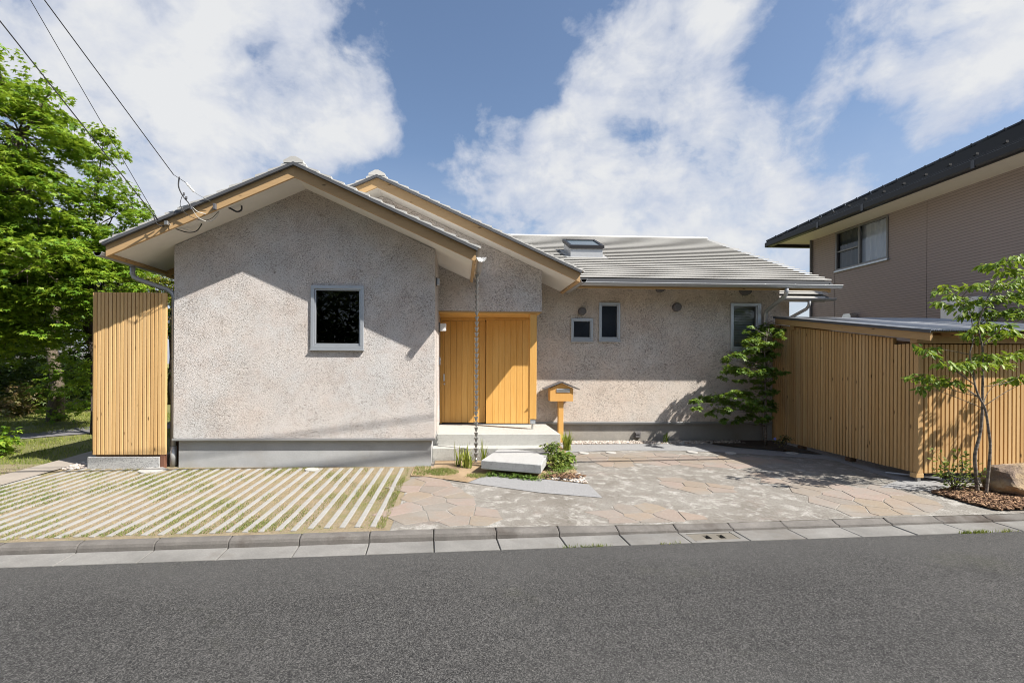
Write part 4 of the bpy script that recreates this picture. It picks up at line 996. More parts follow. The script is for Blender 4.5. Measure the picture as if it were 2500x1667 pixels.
for i in range(nc):
    u0, u1 = i * tn, (i + 1) * tn + .03
    ya = OY - u0
    m = MB(); fa, fb = NYE + u0, NYE + u1; vs = [NR(u0, fa, .0), NR(u0, OY - u0, .0), NR(u1, OY - u1, -.01), NR(u1, fb, -.01), NR(u0, fa, .03), NR(u0, OY - u0, .03), NR(u1, OY - u1, -.002), NR(u1, fb, -.002)]
    m.add(vs, [(0, 1, 2, 3), (7, 6, 5, 4), (0, 4, 5, 1), (1, 5, 6, 2), (2, 6, 7, 3), (3, 7, 4, 0)]).build('tile_course', M['nb_tile'], nroof)
# snow stops
for k_ in range(12):
    y = OY - 1.4 - k_ * .55; u = tn * 2.5
    p = NR(u, y, .02); MB().box(p[0] - .03, p[0] + .03, p[1] - .035, p[1] + .035, p[2], p[2] + .05).build('snow_stop', M['gutter_dark'], nroof)
a = Vector(NR(.0, OY, .04)); b = Vector(NR(4.2, OY - 4.2, .04)); L = (b - a).length; nseg = 20
for i in range(nseg):
    p, q_ = a.lerp(b, i / nseg), a.lerp(b, (i + 1) / nseg)
    MB().tube([p, p.lerp(q_, .96)], .05, 8).build('ridge_cap', M['nb_ridge'], nroof)
    MB().tube([q_ - (q_ - p) * .10, q_ - (q_ - p) * .02], .068, 8).build('ridge_joint', M['nb_ridge'], nroof)
# rear slope of the hip so that the roof is solid
MB().add([(OX, OY, EZn + .06), (NX + 9, OY, EZn + .06), (NX + 9, OY - 4.4, EZn + .06 + RPn * 4.4), (OX + 4.4, OY - 4.4, EZn + .06 + RPn * 4.4), (OX, NYE, EZn + .06), (NX + 9, NYE, EZn + .06), (NX + 9, NYE + 4.4, EZn + .06 + RPn * 4.4), (OX + 4.4, NYE + 4.4, EZn + .06 + RPn * 4.4)], [(0, 1, 2, 3), (7, 6, 5, 4)]).build('rear_slope', M['nb_tile'], nroof, recalc=False)
MB().tube([(NX - .05, NY1 - .12, EZn), (NX - .05, NY1 - .12, 0)], .035, 8).build('downpipe', M['midgrey'], nb)
vh = MB(); vh.prism([(13.05, 2.80), (13.05, 3.0), (13.10, 3.06), (13.30, 3.06), (13.35, 3.0), (13.35, 2.80)], 'x', NX - .22, NX - .001); vh.build('vent_hood', M['steel'], nb)
ac = tag(empty('air_conditioner')); ac.parent = nb
MB().cbox(NX - .36, NX - .06, 9.6, 10.4, 2.55, 3.05, .01).build('casing', M['white'], ac)
MB().box(NX - .36, NX - .002, 9.55, 10.45, 2.50, 2.545).build('shelf', M['steel'], ac)

# ------------------------------------------------------------------ vegetation helpers
def tmpl_palm(angs, lens, wid=.20):
    V = [(0, 0, 0)]; F = []
    for a, L in zip(angs, lens):
        c, s = math.cos(R(a)), math.sin(R(a)); i = len(V)
        for u, v, zz in ((.42 * L, wid * L, .05), (L, 0, -.12), (.42 * L, -wid * L, .05)): V.append((u * c - v * s, u * s + v * c, zz * L))
        F.append((0, i + 2, i + 1, i))
    return np.array(V), np.array(F)
T_MAPLE = tmpl_palm((-95, -46, 0, 46, 95), (.55, .85, 1., .85, .55))
T_MAPLE3 = tmpl_palm((-60, 0, 60), (.8, 1., .8), .24)
T_OVAL = (np.array([(0, 0, 0), (.35, .21, .05), (.72, .17, .02), (1, 0, -.10), (.72, -.17, .02), (.35, -.21, .05)]), np.array([(0, 3, 2, 1), (3, 0, 5, 4)]))
T_ROUND = (np.array([(0, 0, 0), (.3, .26, .04), (.75, .26, .03), (1, 0, -.04), (.75, -.26, .03), (.3, -.26, .04)]), np.array([(0, 3, 2, 1), (3, 0, 5, 4)]))
def norm(a): return a / np.maximum(np.linalg.norm(a, axis=1, keepdims=True), 1e-6)
def leaf_mesh(name, P, D, N, S, tm):
    T, F = tm; D = norm(D); N = N - D * (N * D).sum(1, keepdims=True); N = norm(N); B = np.cross(N, D)
    V = P[:, None, :] + S[:, None, None] * (T[None, :, 0:1] * D[:, None, :] + T[None, :, 1:2] * B[:, None, :] + T[None, :, 2:3] * N[:, None, :])
    k = len(T); FF = F[None] + (np.arange(len(P)) * k)[:, None, None]
    return np_mesh(name, V.reshape(-1, 3), FF.reshape(-1, F.shape[1]))
def sprays(centers, radii, per, flat=.25, droop=.35, size=.08, axis=None, jitter=.25, dens=None):
    """flat leaf sprays round each centre; returns P, D, N, S"""
    Ps, Ds, Ns, Ss = [], [], [], []
    for i, c in enumerate(centers):
        r = radii[i]; n = int(per if dens is None else per * dens[i])
        a = RNG.uniform(0, 2 * np.pi, n); rr = r * np.sqrt(RNG.uniform(0, 1, n))
        tilt = RNG.normal(0, .28, 2)
        off = np.stack([rr * np.cos(a), rr * np.sin(a), RNG.normal(0, r * flat * .5, n) - .25 * rr ** 2 / max(r, .01)], 1)
        off[:, 2] += off[:, 0] * tilt[0] + off[:, 1] * tilt[1]
        D = np.stack([np.cos(a), np.sin(a), -droop + RNG.normal(0, .3, n)], 1) + RNG.normal(0, jitter * 1.6, (n, 3))
        N = np.stack([RNG.normal(0, .35, n) + .25 * np.cos(a), RNG.normal(0, .35, n) + .25 * np.sin(a), np.ones(n)], 1)
        Ps.append(np.array(c) + off); Ds.append(D); Ns.append(N); Ss.append(size * RNG.uniform(.65, 1.25, n))
    return np.concatenate(Ps), np.concatenate(Ds), np.concatenate(Ns), np.concatenate(Ss)
def limb(m, a, b, r0, r1, bend=.15, n=5, k=6):
    a, b = Vector(a), Vector(b); L = (b - a).length; w_ = Vector((random.uniform(-1, 1), random.uniform(-1, 1), random.uniform(-.3, .6))) * L * bend
    m.tube([a.lerp(b, i / n) + w_ * math.sin(math.pi * i / n) for i in range(n + 1)], [r0 + (r1 - r0) * i / n for i in range(n + 1)], k)
def ell_points(c, r, n, shell=.55):
    d = norm(RNG.normal(0, 1, (n, 3))); q_ = (shell + (1 - shell) * RNG.uniform(0, 1, n)) ** .6
    return np.array(c) + d * q_[:, None] * np.array(r)
def tree(name, label, base, trunk_h, r0, ells, leafmat, barkmat, size=.085, per=34, srad=.26, dens=55, tm=T_MAPLE, group=None, lean=(0, 0), cat='tree'):
    t = thing(name, label, cat, group); b = Vector(base); top = b + Vector((lean[0], lean[1], trunk_h))
    m = MB(); pts = [b + Vector((0, 0, -.1))]
    for i in range(1, 6): pts.append(b.lerp(top, i / 5) + Vector((random.uniform(-1, 1), random.uniform(-1, 1), 0)) * r0 * .6)
    m.tube(pts, [r0 * 1.35] + [r0 * (1 - .11 * i) for i in range(1, 6)], 10)
    C, Rd = [], []
    for (c, r) in ells:
        c = np.array(c); limb(m, tuple(top.lerp(b, random.uniform(.0, .35))), tuple(c), r0 * .45, r0 * .10, .12)
        rr = np.array(r) if hasattr(r, '__len__') else np.array([r, r, r * .85])
        n = max(6, int(dens * float(np.mean(rr)) ** 2)); pts_ = ell_points(c, rr, n)
        for p in pts_[::3]: limb(m, tuple(c), tuple(p), r0 * .09, r0 * .03, .1, 3, 4)
        C += list(pts_); Rd += list(RNG.uniform(.7, 1.25, n) * srad)
    m.build('trunk', barkmat, t, smooth=True)
    P, D, N, S = sprays(C, Rd, per, size=size)
    me = leaf_mesh('crown', P, D, N, S, tm); put('crown', me, leafmat, t)
    return t
def A(px, py, y): return tuple(atY(px, py, y))

# left trees
tree('maple_tree', 'large bright green maple filling the left edge behind the lawn', (-9.3, 9.4, .05), 3.4, .17,
     [(A(5, 195, 8.9), .72), (A(45, 320, 8.9), .85), (A(105, 245, 8.9), .42), (A(55, 470, 8.9), .85), (A(80, 640, 8.9), .95), (A(-150, 420, 9), 1.5), (A(-130, 700, 8.8), 1.2), (A(40, 560, 9.3), 1.0), (A(20, 790, 9.6), .8)],
     M['leaf_maple'], M['bark'], .080, 62, .26, 82)
tree('maple_tree', 'smaller maple rising right of the large one behind the slat screen', (-7.1, 10.3, .07), 2.6, .09,
     [(A(250, 365, 10.2), (.42, .4, .55)), (A(236, 455, 9.8), .48), (A(275, 530, 9.8), .46), (A(200, 600, 9.6), .70), (A(325, 505, 10.2), .24), (A(230, 690, 9.6), .75), (A(110, 740, 9.4), .9), (A(290, 640, 10.2), .55)],
     M['leaf_maple'], M['bark_dark'], .074, 58, .24, 92, lean=(-.5, -.3))
tree('yellowing_tree', 'yellowish green tree glimpsed below the left eave', (-9.0, 14.5, .1), 3., .12,
     [(A(330, 640, 13.5), .9), (A(380, 690, 14), .9), (A(290, 700, 13.5), .8), (A(440, 680, 15), 1.0)], M['leaf_yellow'], M['bark_dark'], .11, 30, .32, 45, tm=T_MAPLE3)
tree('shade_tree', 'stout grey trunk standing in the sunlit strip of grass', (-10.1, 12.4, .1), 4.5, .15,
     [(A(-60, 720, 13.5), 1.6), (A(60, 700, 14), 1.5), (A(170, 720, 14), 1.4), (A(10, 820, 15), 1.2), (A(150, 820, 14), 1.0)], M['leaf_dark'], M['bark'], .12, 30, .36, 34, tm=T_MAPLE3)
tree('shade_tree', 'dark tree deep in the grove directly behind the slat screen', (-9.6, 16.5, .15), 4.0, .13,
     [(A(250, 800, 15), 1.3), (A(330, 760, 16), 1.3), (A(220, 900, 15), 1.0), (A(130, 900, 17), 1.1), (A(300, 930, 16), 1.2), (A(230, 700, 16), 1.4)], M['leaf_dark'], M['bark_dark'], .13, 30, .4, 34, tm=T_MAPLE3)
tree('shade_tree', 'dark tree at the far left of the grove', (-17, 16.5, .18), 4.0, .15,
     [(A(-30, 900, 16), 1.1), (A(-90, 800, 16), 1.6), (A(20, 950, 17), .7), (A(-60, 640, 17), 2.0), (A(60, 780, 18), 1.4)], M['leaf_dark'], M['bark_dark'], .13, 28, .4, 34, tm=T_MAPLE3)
tree('understory_tree', 'thin leaning dark stem with bright leaves beside the slat screen', (-7.75, 10.45, .07), 1.7, .035,
     [(A(150, 985, 12.0), .45), (A(190, 960, 11.5), .5), (A(175, 905, 11.5), .5), (A(205, 870, 11), .5), (A(225, 940, 11), .35), (A(120, 935, 12.2), .4)], M['leaf_maple'], M['bark_dark'], .085, 22, .22, 60, lean=(-.45, .6))
def bush(name, label, cells, mat_, size, per, srad, dens, tm=T_MAPLE3, cat='shrub', group=None, base=None):
    t = thing(name, label, cat, group); C, Rd = [], []; m = MB()
    b = base if base is not None else (cells[0][0][0], cells[0][0][1], gz(cells[0][0][0], cells[0][0][1]))
    for c, r in cells:
        n = max(4, int(dens * r * r)); p_ = ell_points(c, (r, r, r * .8), n, .3); C += list(p_); Rd += list(RNG.uniform(.7, 1.2, n) * srad)
        limb(m, b, tuple(c), .012, .005, .1, 4, 5)
    m.build('stem', M['bark_dark'], t)
    P, D, N, S = sprays(C, Rd, per, size=size, flat=.5); put('foliage', leaf_mesh('foliage', P, D, N, S, tm), mat_, t); return t
bush('hedge_shrub', 'reddish brown low shrub in the shade left of the stout trunk', [(A(50, 975, 13.5), .55), (A(80, 960, 14), .5), (A(20, 985, 13), .4)], M['leaf_brown'], .09, 26, .25, 60, group='shrubs under the grove')
bush('hedge_shrub', 'green low shrub left of the stout trunk in the grove', [(A(110, 985, 14), .5), (A(95, 970, 14.5), .55)], M['leaf_shrub'], .09, 26, .25, 60, group='shrubs under the grove')
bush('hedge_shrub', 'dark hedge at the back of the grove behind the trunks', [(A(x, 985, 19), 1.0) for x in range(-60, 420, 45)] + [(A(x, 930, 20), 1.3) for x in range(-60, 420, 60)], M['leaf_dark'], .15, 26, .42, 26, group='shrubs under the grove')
bush('roadside_bush', 'bright leafy bush cut by the left edge beside the grass', [(A(-12, 1085, 8.3), .26), (A(-25, 1060, 8.4), .3)], M['leaf_maple'], .08, 24, .16, 160)
far = thing('distant_house', 'pale house wall glimpsed through the grove', 'house')
c0 = A(45, 900, 27); MB().box(c0[0] - 2.2, c0[0] + .9, 27, 31, 0, c0[2] + .55).build('wall', M['bg_wall'], far)
MB().prism([(c0[0] - 2.6, c0[2] + .55), (c0[0] + 1.3, c0[2] + .55), (c0[0] - .65, c0[2] + 1.7)], 'y', 26.8, 31.2).build('roof', M['midgrey'], far)
MB().cbox(c0[0] - .1, c0[0] + .55, 26.93, 26.999, c0[2] - .5, c0[2] + .3, .02).build('window', M['solar'], far)

# grass blades -----------------------------------------------------
def patch(x, y, s=0.): return (np.sin(x * 2.1 + s) * np.cos(y * 2.7 + .7 * s + x * .6) + .6 * np.sin(x * 5.3 - y * 4.1 + s) + .4 * np.sin(x * 9.7 + y * 8.3)) / 2
def blades(name, xy, h, w, mat_, parent=None, z=None):
    n = len(xy); a = RNG.uniform(0, 2 * np.pi, n); hh = h * RNG.uniform(.5, 1.3, n); lean_ = hh * RNG.uniform(.1, .8, n); b = RNG.uniform(0, 2 * np.pi, n)
    zz = np.array([gz(p[0], p[1]) for p in xy]) if z is None else z
    P = np.stack([xy[:, 0], xy[:, 1], zz], 1); side = np.stack([np.cos(a), np.sin(a), np.zeros(n)], 1) * w / 2
    V = np.stack([P - side, P + side, P + np.stack([np.cos(b) * lean_, np.sin(b) * lean_, hh], 1)], 1).reshape(-1, 3)
    return stuff(put(name, np_mesh(name, V, np.arange(3 * n).reshape(-1, 3)), mat_, parent))
n = 150000; x = RNG.uniform(-6.4, -.69, n); y = RNG.uniform(4.4, 7.30, n)
k = np.mod(-.852 - x + .075, .15) - .075
green = patch(x, y, .4) + .9 * np.exp(-((x + .72) / .12) ** 2) + .5 * np.clip((5.1 + .066 * x - y) * 2.5, -.3, 1) + .35 * np.clip((-x - 4.2) * .8, 0, 1) + .12
keep = (np.abs(k) > .030) & (y > 4.80 + .066 * x) & (RNG.uniform(-.15, 1.1, n) < green)
keep &= ~((x < -5.80) & (y > 7.0 - (-5.75 - x) * 2.2)) & ~((x > -5.5) & (x < -4.36) & (y > 7.25))
xy = np.stack([x[keep], y[keep]], 1)
tag(blades('lawn_grass', xy, .022, .0055, M['grass']), 'short patchy grass between the pale paving strips', 'grass')
n = 26000; x = RNG.uniform(-6.2, -.69, n); y = RNG.uniform(4.5, 7.3, n); k = np.mod(-.852 - x + .075, .15) - .075
keep = (np.abs(k) > .03) & (y > 4.8 + .066 * x) & (x > -5.8)
M['straw'] = material('straw', leaf((.40, .29, .15), (.50, .37, .20), (.30, .23, .10), .1))
tag(blades('dry_grass', np.stack([x[keep], y[keep]], 1), .012, .005, M['straw']), 'dry straw-coloured turf between the paving strips', 'grass')
n = 70000; x = RNG.uniform(-16, -5.9, n); y = RNG.uniform(6.2, 14, n)
keep = ~((x > -6.36) & (y < 9.2)) & (patch(x * .6, y * .6, 1.) + .9 > RNG.uniform(0, 1, n)) & ~((y > 9.35 + .7 * (x + 9.0)) & (y < 10.35 + .7 * (x + 9.0)) & (x > -9.8))
tag(blades('field_grass', np.stack([x[keep], y[keep]], 1), .055, .011, M['grass_far'], z=np.interp(y[keep], [7.31, 12, 20], [-.035, .075, .25])), 'sunlit rough grass on the verge beyond the side path', 'grass')
# bed grass and kerb weeds
n = 9000; x = RNG.uniform(-.66, .5, n); y = RNG.uniform(6.45, 7.3, n)
keep = (((x + .25) / .24) ** 2 + ((y - 6.95) / .22) ** 2 < RNG.uniform(.5, 1.2, n)) | ((x < -.42) & (RNG.uniform(0, 1, n) < .5) & (y > 6.75)) | ((((x - .25) / .16) ** 2 + ((y - 6.72) / .13) ** 2) < RNG.uniform(.5, 1.1, n))
keep &= (y > 6.75 - .55 * np.clip(x + .46, 0, .58))
tag(blades('bed_grass', np.stack([x[keep], y[keep]], 1), .03, .006, M['grass'], z=np.array([gz(a, b) for a, b in zip(x[keep], y[keep])]) + .012), 'small green grass patch in the bed before the steps', 'grass')
pts = []
for s, nn in ((5.35, 130), (5.20, 60), (1.02, 30), (1.3, 40), (5.65, 40), (1.15, 30), (2.0, 25)):
    for _ in range(nn): p = K(s + random.gauss(0, .06), .405 + random.uniform(-.012, .015), 0); pts.append(p[:2])
tag(blades('kerb_weeds', np.array(pts), .035, .006, M['grass_far'], z=np.full(len(pts), -.142)), 'tufts of weeds along the joint of gutter and road', 'weeds')

# mulch, pebbles ---------------------------------------------------
def chips(name, pts, L, W, H, mat_, zo, label, cat):
    n = len(pts); a = RNG.uniform(0, 2 * np.pi, n); t_ = RNG.normal(0, .25, (n, 2)); l = L * RNG.uniform(.5, 1.4, n); w_ = W * RNG.uniform(.6, 1.4, n)
    cube = np.array([(-1, -1, -1), (1, -1, -1), (1, 1, -1), (-1, 1, -1), (-1, -1, 1), (1, -1, 1), (1, 1, 1), (-1, 1, 1)]) * .5
    loc = cube[None] * np.stack([l, w_, np.full(n, H)], 1)[:, None, :]
    xx = loc[..., 0] * np.cos(a)[:, None] - loc[..., 1] * np.sin(a)[:, None]; yy = loc[..., 0] * np.sin(a)[:, None] + loc[..., 1] * np.cos(a)[:, None]
    zz = loc[..., 2] + loc[..., 0] * t_[:, :1] + loc[..., 1] * t_[:, 1:]
    V = np.stack([xx + pts[:, :1], yy + pts[:, 1:2], zz + pts[:, 2:3] + zo], 2).reshape(-1, 3)
    F = np.array([(0, 3, 2, 1), (4, 5, 6, 7), (0, 1, 5, 4), (1, 2, 6, 5), (2, 3, 7, 6), (3, 0, 4, 7)]); FF = (F[None] + (np.arange(n) * 8)[:, None, None]).reshape(-1, 4)
    return tag(stuff(put(name, np_mesh(name, V, FF), mat_)), label, cat)
mp = []
MUL = [(6.0, 5.86), (6.08, 5.52), (6.15, 5.235), (6.62, 5.25), (6.95, 5.45), (7.1, 5.9), (6.6, 6.02)]
while len(mp) < 2600:
    p = (random.uniform(5.95, 7.1), random.uniform(5.2, 6.05))
    if inside(p, MUL): mp.append((*p, gz(*p) + .03 * math.exp(-((p[0] - 6.5) ** 2 + (p[1] - 5.6) ** 2) / .12) + random.uniform(0, .015)))
structure(sheet('mulch_bed', MUL, M['dark_soil'], .012))
chips('bark_mulch', np.array(mp), .055, .014, .006, M['mulch'], .014, 'reddish bark mulch around the foot of the slender sapling', 'mulch')
def pebbles(name, pts, r, label):
    bm = bmesh.new(); bmesh.ops.create_icosphere(bm, subdivisions=1, radius=1); T = np.array([v.co[:] for v in bm.verts]); F = np.array([[v.index for v in f.verts] for f in bm.faces]); bm.free()
    n = len(pts); s = r * RNG.uniform(.5, 1.5, (n, 1)) * np.stack([RNG.uniform(.8, 1.3, n), RNG.uniform(.7, 1.2, n), RNG.uniform(.45, .8, n)], 1)
    a = RNG.uniform(0, 6.28, n); Tn = T[None] * (1 + RNG.normal(0, .10, (n, len(T), 1))) * s[:, None, :]
    V = np.stack([Tn[..., 0] * np.cos(a)[:, None] - Tn[..., 1] * np.sin(a)[:, None], Tn[..., 0] * np.sin(a)[:, None] + Tn[..., 1] * np.cos(a)[:, None], Tn[..., 2]], 2) + pts[:, None, :]
    return tag(stuff(put(name, np_mesh(name, V.reshape(-1, 3), (F[None] + (np.arange(n) * len(T))[:, None, None]).reshape(-1, 3)), M['pebble'])), label, 'gravel')
def scatter(poly, n, zo):
    xs_ = [p[0] for p in poly]; ys_ = [p[1] for p in poly]; out = []
    while len(out) < n:
        p = (random.uniform(min(xs_), max(xs_)), random.uniform(min(ys_), max(ys_)))
        if inside(p, poly): out.append((*p, gz(*p) + zo))
    return np.array(out)
pebbles('border_gravel', scatter([(1.78, 9.09), (3.7, 9.15), (5.2, 9.14), (5.6, 9.12), (5.6, 9.42), (1.78, 9.42)], 2600, .014), .017, 'pale pebbles along the foot of the right wing wall')
pebbles('bed_gravel', scatter([(1.25, 6.55), (1.71, 6.31), (1.735, 6.85), (1.5, 6.62)], 420, .018), .016, 'small gravel at the point of the bed beside the driveway')
pebbles('rock_gravel', scatter([(6.70, 5.27), (8.2, 5.37), (8.2, 5.75), (7.2, 5.8), (6.95, 5.5)], 1500, .012), .018, 'grey gravel below the boulder at the right edge')
pebbles('path_gravel', scatter([(-5.8, 7.2), (-5.48, 7.28), (-5.48, 7.6), (-5.85, 7.9)], 350, .012), .018, 'grey gravel beside the concrete block of the slat screen')
bl = [(1.0 + random.gauss(0, .25), 6.72 + random.gauss(0, .06), .02) for _ in range(10)] + [(1.45 + random.gauss(0, .14), 6.62 + random.gauss(0, .08), .025) for _ in range(240)]
chips('fallen_leaves', np.array([p for p in bl if p[1] > 6.95 - .36 * p[0]]), .04, .022, .002, M['mulch'], .0, 'reddish fallen leaves on the bed beside the granite slab', 'leaves')

def boulder(name, c, r, label, seed, mat_=M['rock'], cat='rock'):
    rr = random.Random(seed); bm = bmesh.new(); bmesh.ops.create_icosphere(bm, subdivisions=4, radius=1)
    planes = [(Vector((rr.gauss(0, 1), rr.gauss(0, 1), rr.gauss(.2, 1))).normalized(), rr.uniform(.55, .9)) for _ in range(11)]
    from mathutils import noise as mn
    for v in bm.verts:
        p = v.co.copy()
        for nrm, d in planes:
            t_ = p.dot(nrm) - d
            if t_ > 0: p -= nrm * t_ * .92
        p *= 1 + .09 * mn.noise(p * 2.5 + Vector((seed, 0, 0))) + .04 * mn.noise(p * 7)
        v.co = Vector((c[0] + p.x * r[0], c[1] + p.y * r[1], c[2] + p.z * r[2]))
    me = bpy.data.meshes.new(name); bm.to_mesh(me); bm.free(); return tag(put(name, me, mat_, None), label, cat)
boulder('boulder', (7.10, 5.80, .10), (.37, .32, .29), 'large tan boulder at the right edge beside the sapling', 3)
boulder('stone', (2.62, 9.2, .06), (.05, .04, .03), 'pale stone on the gravel near the mailbox', 5, M['lid'])
boulder('stone', (3.86, 9.12, .06), (.05, .045, .04), 'pale stone on the gravel left of the small grass clump', 6, M['lid'])
boulder('stone', (4.32, 9.12, .06), (.06, .05, .05), 'pale stone on the gravel right of the small grass clump', 9, M['lid'])

# arching leaf clumps ----------------------------------------------
def clump(name, label, c, n, L, w_, mat_, spread=.6, cat='plant', group=None):
    t = thing(name, label, cat, group); V = []; F = []
    for i in range(n):
        a = random.uniform(0, 6.283); s = random.uniform(.1, 1) * spread; l = L * random.uniform(.6, 1.15); ww = w_ * random.uniform(.7, 1.2)
        b = Vector((c[0] + random.gauss(0, .03), c[1] + random.gauss(0, .03), c[2])); d = Vector((math.cos(a), math.sin(a), 0)); sd = Vector((-d.y, d.x, 0))
        o = len(V)
        for j in range(5):
            u = j / 4; h = l * (u - .55 * s * u ** 2.2); r_ = l * s * .75 * u ** 1.5; wd = ww * (1 - u ** 2.2) * (.6 + .8 * u if u < .5 else 1)
            p = b + d * r_ + Vector((0, 0, h)); V += [p - sd * wd / 2, p + sd * wd / 2 + Vector((0, 0, .0))]
        F += [(o + 2 * j, o + 2 * j + 1, o + 2 * j + 3, o + 2 * j + 2) for j in range(4)]
    put('leaf_blades', np_mesh('leaf_blades', np.array([v[:] for v in V]), np.array(F)), mat_, t)
    m = MB(); m.lathe([(.03, -.01), (.035, .01), (.015, .035), (.002, .04)], (c[0], c[1], c[2] - .005), 8); m.build('crown_base', M['bark_dark'], t); return t
clump('lily_clump', 'yellow green arching lily clump at the foot of the rain chain', (.12, 7.20, .01), 46, .36, .022, M['leaf_lily'], .8, group='lily clumps')
clump('lily_clump', 'second lily clump close against the granite slab corner', (.36, 7.32, .01), 18, .42, .026, M['leaf_lily'], .35, group='lily clumps')
clump('lily_clump', 'upright yellow lily tuft left of the rain chain', (.0, 7.33, .01), 9, .38, .026, M['leaf_lily'], .3, group='lily clumps')
clump('grass_clump', 'yellow green grass clump below the mailbox post', (1.93, 8.55, .03), 120, .40, .016, M['leaf_lily'], .8, group='grass clumps')
clump('grass_clump', 'small grass clump at the foot of the wing wall', (4.05, 9.22, .04), 34, .26, .016, M['leaf_corner'], .6, group='grass clumps')
def B5(x_, y_, Y): return A(1040 + x_ * .17007, 1020 + y_ * .17007, Y)
bush('garden_shrub', 'leafy green shrub against the right side of the granite slab', [(B5(1830, 430, 7.3), .10), (B5(1900, 520, 7.2), .11), (B5(1820, 540, 7.1), .09), (B5(1900, 620, 7.1), .11), (B5(1960, 560, 7.3), .10), (B5(1850, 680, 7.0), .08), (B5(1980, 640, 7.2), .08), (B5(1760, 400, 7.3), .05)], M['leaf_shrub'], .055, 16, .07, 900, tm=T_ROUND, base=(1.52, 7.15, 0))
bush('ground_cover', 'low creeping ground cover right of the granite slab', [(B5(1900, 790, 6.8), .10), (B5(2020, 740, 7.0), .12), (B5(1780, 800, 6.75), .08), (B5(2060, 700, 7.2), .08), (B5(1700, 830, 6.65), .07)], M['leaf_corner'], .022, 40, .07, 900, tm=T_ROUND, base=(1.5, 6.9, 0), cat='ground cover')
cells = [((.42 + .072 * i, 6.78 - .028 * i + .0, .015), .045) for i in range(10)]
bush('ground_cover', 'creeping green leaves along the front foot of the granite slab', cells, M['leaf_corner'], .02, 34, .055, 2600, tm=T_ROUND, base=(.8, 6.68, 0), cat='ground cover')
bush('hosta', 'small broad grey green leaves behind the garden shrub', [(B5(2010, 530, 7.6), .06)], M['leaf_corner'], .14, 7, .06, 700, tm=T_ROUND, base=(1.68, 7.6, 0), cat='plant')

# corner maple -----------------------------------------------------
def B7(x_, y_, Y): return A(1640 + x_ * .2424, 740 + y_ * .2424, Y)
cm = thing('corner_maple', 'small maple with layered leaves in the corner by the shed', 'tree')
SPR = [(950, 240, 100), (1060, 260, 80), (880, 300, 80), (1090, 330, 50), (820, 390, 90), (960, 390, 110), (1070, 400, 50), (745, 370, 30), (780, 240, 30), (780, 470, 60), (880, 480, 100), (980, 520, 90), (640, 530, 80), (530, 565, 36), (860, 580, 110), (960, 640, 80), (610, 650, 80), (560, 710, 50), (720, 690, 90), (880, 690, 90), (690, 780, 45), (815, 775, 40), (1020, 540, 40), (1000, 680, 60),
       (580, 880, 80), (720, 880, 80), (450, 960, 80), (330, 965, 60), (210, 1000, 46), (255, 1060, 36), (390, 1090, 46), (520, 980, 80), (640, 1000, 80), (560, 1080, 46), (740, 1040, 56), (520, 1150, 36), (680, 1140, 56), (800, 950, 80), (900, 880, 80), (860, 1050, 80), (960, 1000, 80), (760, 1160, 56), (900, 1150, 80), (1000, 1080, 46), (1060, 700, 36), (1130, 700, 24), (1020, 880, 46), (940, 780, 70)]
m = MB(); tr = [B7(x_, y_, 8.85) for x_, y_ in ((945, 1400), (945, 1240), (938, 1100), (950, 950), (940, 800), (950, 650), (935, 500), (960, 330), (980, 250))]
tr[0] = (tr[0][0], tr[0][1], .02)
m.tube(tr, [.022, .020, .019, .017, .015, .013, .010, .006, .003], 8)
C, Rd = [], []
for x_, y_, r_ in SPR:
    Yv = 8.85 + random.uniform(-.38, .30) - (.12 if x_ < 500 else 0); c = B7(x_, y_, Yv); s = .2424 * 9 / 1170
    if c[0] > 6.22: c = (6.2, c[1], c[2])
    for q_ in range(2): C.append(np.array(c) + RNG.normal(0, .035, 3)); Rd.append(r_ * s * .85)
    zj = c[2] - .12; j = min(range(len(tr)), key=lambda i: abs(tr[i][2] - zj)); limb(m, tr[j], c, .006, .002, .06, 4, 4)
m.build('trunk', M['bark_band'], cm, smooth=True)
C = [np.array([min(c[0], 6.24), min(c[1], 9.36), c[2]]) for c in C]
P, D, N, S = sprays(C, Rd, 62, flat=.3, size=.058, dens=[(r / .15) ** 1.5 + .25 for r in Rd])
ok = (P[:, 0] < 6.29) & (P[:, 1] < 9.40); put('crown', leaf_mesh('crown', P[ok], D[ok], N[ok], S[ok], T_MAPLE), M['leaf_corner'], cm)
bush('flowering_plant', 'small brown leafed plant with a blue flower at the shed foot', [(B7(1120, 1380, 8.4), .09), (B7(1160, 1360, 8.4), .07)], M['leaf_brown'], .045, 14, .06, 900, tm=T_ROUND, cat='plant')
fl = [o for o in bpy.data.objects if o.name == 'flowering_plant'][0]
c0 = B7(1040, 1365, 8.35); m = MB()
for i in range(5):
    a = i * 1.2566; m.lathe([(.002, -.003), (.013, 0), (.002, .004)], (c0[0] + math.cos(a) * .014, c0[1], c0[2] + math.sin(a) * .014), 8, 'y')
m.build('blossom', material('blossom', plain((.16, .20, .62), .6)), fl)

